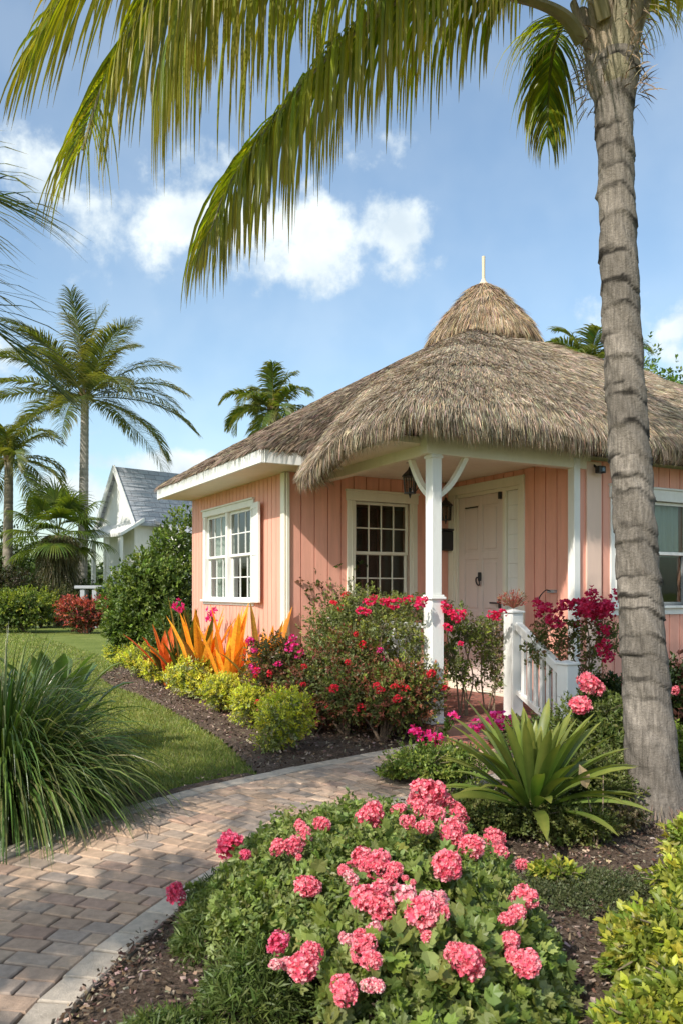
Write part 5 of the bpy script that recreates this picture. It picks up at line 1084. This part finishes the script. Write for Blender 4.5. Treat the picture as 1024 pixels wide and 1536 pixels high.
# --- hedge, far bushes, neighbour
HC = ((.08, .125, .02), (.06, .10, .02), (.11, .15, .03))
def far_bush(name, px, py, d, rx, h, label, cols=HC, top=None, tw=700, ll=.09, ry=None, group=None, topw=.5, **kw):
    p = at(px, py, d) * [1, 1, 0]; return shrub(name, p, rx, ry or rx * .8, h, label, group=group, nl=12, tw=tw, lpt=8, ll=ll, cols=cols, top=top, topw=topw, z0=.0, **kw)
far_bush('clipped_hedge', 40, 950, 26, 1.7, 1.5, 'rounded yellow-topped green hedge left of the red leaved bush', top=((.26, .29, .03), (.2, .25, .03)), tw=1900, ll=.085, ry=1.1, topw=.8)
far_bush('clipped_hedge', -25, 950, 26, 1.2, 1.5, 'green hedge continuing out of the left frame edge', top=((.24, .27, .03),), tw=1100, ll=.085)
far_bush('red_leaf_bush', 130, 950, 25.5, .98, 1.40, 'round red leaved bush between the hedge and the big green bush', cols=((.10, .04, .03), (.17, .05, .04), (.08, .08, .02)), top=((.45, .07, .05), (.5, .13, .07), (.38, .05, .05)), tw=1500, ll=.075, topw=.8)
r, t = far_bush('green_bush', 236, 960, 14.5, 1.0, 2.7, 'tall dense dark green bush standing against the far end of the side wall', tw=3000, ll=.075, cols=((.10, .145, .03), (.08, .12, .025), (.13, .175, .035)), top=((.20, .26, .045), (.16, .22, .04)), T=OVAL, ry=.9, rag=1.35)
r, t = far_bush('green_bush', 205, 975, 14.0, .62, 1.35, 'lower bright green bush at the foot of the tall bush, ending the edging row', tw=1300, ll=.07, cols=((.10, .15, .03), (.075, .12, .022)), top=((.17, .23, .04),), T=OVAL)
r, t = far_bush('green_bush', 268, 975, 13.0, .50, 1.3, 'green bush touching the far corner of the side wall under the tall bush', tw=900, ll=.06, T=OVAL)
far_bush('background_bush', 60, 950, 30, 1.5, 2.1, 'olive bush behind the hedge and below the fan palm', cols=((.09, .10, .035), (.13, .13, .05), (.06, .08, .02)), tw=1300, ll=.1)
far_bush('background_bush', 10, 950, 29, 1.4, 2.9, 'dark reddish bush behind the hedge at the left frame edge', cols=((.06, .045, .025), (.08, .07, .03), (.04, .06, .015)), tw=1200, ll=.1)
far_bush('background_bush', -10, 950, 33, 2.0, 4.3, 'tall green bush behind the short palm at far left', tw=1300, ll=.14)
far_bush('background_bush', 125, 950, 32, 1.2, 2.1, 'low dark bush in front of the white house wall', cols=((.05, .07, .02), (.07, .10, .025)), tw=900, ll=.1)
far_bush('background_bush', 165, 950, 30, 1.0, 2.05, 'green bush between the white house and the tall dark green bush', tw=800, ll=.1)
far_bush('background_bush', 232, 950, 36, 1.4, 5.2, 'thin bush rising behind the tall bush in front of the grey roof', tw=700, ll=.12)
far_bush('background_tree', 1000, 1000, 20, 1.6, 8.1, 'bright green leafy tree rising behind the thatched roof at the right frame edge', cols=((.09, .15, .02), (.12, .19, .025), (.07, .12, .018)), top=((.16, .24, .03),), tw=3200, ll=.11, T=OVAL)
# light stone seat / car-like pale object glimpsed over the red bush
p = at(136, 905, 29.5); sb = empty('stone_bench', p * [1, 1, 0], 'pale grey stone bench glimpsed above the red leaved bush', 'bench'); b = GB(); b.box((0, 0, 1.5), (.5, .3, .06), bev=.02); b.build('seat', 'grey', sb)
for x in (-.22, .22): b = GB(); b.box((x, 0, .71), (.09, .24, .72), bev=.02); b.build('leg', 'grey', sb)
# neighbour's white house
NB = np.array([-9.83, 35, 0]); nh = empty('neighbour_house', NB, 'white house with a steep open gable and grey shingled roof beyond the bushes', 'house', rz=math.atan2(.669, .743))
# local x: along the ridge away from the gable, local y: across
hwid = 1.72; zr = 6.8; ze = 4.35; LG = 9.0
b = GB(); b.box((LG / 2 + .10, 0, 2.15), (LG / 2, hwid - .25, 2.15)); b.add([(.09, -hwid + .0, 4.3), (.09, hwid - .0, 4.3), (.09, 0, zr - .12)], [(0, 1, 2)]); b.build('wall', 'white', nh)
b = GB()
for s in (-1, 1):
    q = [(-.1, 0, zr), (LG, 0, zr), (LG, s * (hwid + .1), ze - .1), (-.1, s * (hwid + .1), ze - .1)]; b.add(q + [(x, y, z - .12) for x, y, z in q], [(0, 1, 2, 3), (7, 6, 5, 4), (0, 3, 7, 4), (1, 5, 6, 2), (3, 2, 6, 7), (0, 4, 5, 1)])
rf = b.build('roof', 'shingle', nh)
b = GB()
for s in (-1, 1):
    dv_ = nrm(np.array([0, s * (hwid + .1), ze - .1 - zr])); c = np.array([-.13, s * (hwid + .1) / 2, (zr + ze - .1) / 2 - .05]); b.box(c, (.03, 1.62, .11), ((1, 0, 0), dv_, nrm(np.cross((1, 0, 0), dv_))))
b.build('rake_board', 'white', rf)
b = GB(); b.add([(-.9, -hwid - .5, 3.75), (-.9, hwid + .5, 3.75), (.34, hwid + .2, 4.45), (.34, -hwid - .2, 4.45), (-.9, -hwid - .5, 3.62), (-.9, hwid + .5, 3.62), (.34, hwid + .2, 4.3), (.34, -hwid - .2, 4.3)], [(0, 1, 2, 3), (7, 6, 5, 4), (0, 4, 5, 1), (0, 3, 7, 4), (1, 5, 6, 2)]); b.build('porch_roof', 'white', nh)
for y in (-1.9, -.65, .65, 1.9): b = GB(); b.box((-.75, y, 1.82), (.08, .08, 1.8), bev=.01); b.build('porch_post', 'white', nh)
b = GB(); b.box((4.8, -2.8, 1.9), (3.6, 1.0, 1.9)); b.build('side_wing', 'white', nh)
b = GB(); b.add([(.9, -4.1, 3.7), (8.7, -4.1, 3.7), (8.7, -1.4, 4.5), (.9, -1.4, 4.5), (.9, -4.1, 3.58), (8.7, -4.1, 3.58), (8.7, -1.4, 4.38), (.9, -1.4, 4.38)], [(0, 1, 2, 3), (7, 6, 5, 4), (0, 4, 5, 1), (0, 3, 7, 4), (1, 5, 6, 2)]); b.build('roof', 'shingle', nh)
b = GB(); b.box((.33, 0, 1.5), (.02, .5, 1.1), bev=.005); b.build('window', 'glass', nh)
# --- far treeline closing the horizon
b = GB(); n = 60000; X = rng.uniform(-150, 170, n); top_ = 3.4 + 1.1 * np.sin(X * .21) + .8 * np.sin(X * .63 + 1) + .5 * np.sin(X * 1.7); Yd = 78 + rng.normal(0, 2.5, n) - .0012 * X ** 2
Z = np.sqrt(rng.uniform(0, 1, n)) * top_; b.scatter(*OVAL, np.column_stack([X, Yd, Z]), rdir(n), rdir(n, (.2, 1)), rng.uniform(.5, .95, n), pal(((.07, .10, .03), (.09, .13, .035), (.055, .08, .025)), n))
tag(b.build('distant_treeline', 'leaf'), 'low green treeline far off along the horizon', 'trees', kind='stuff')
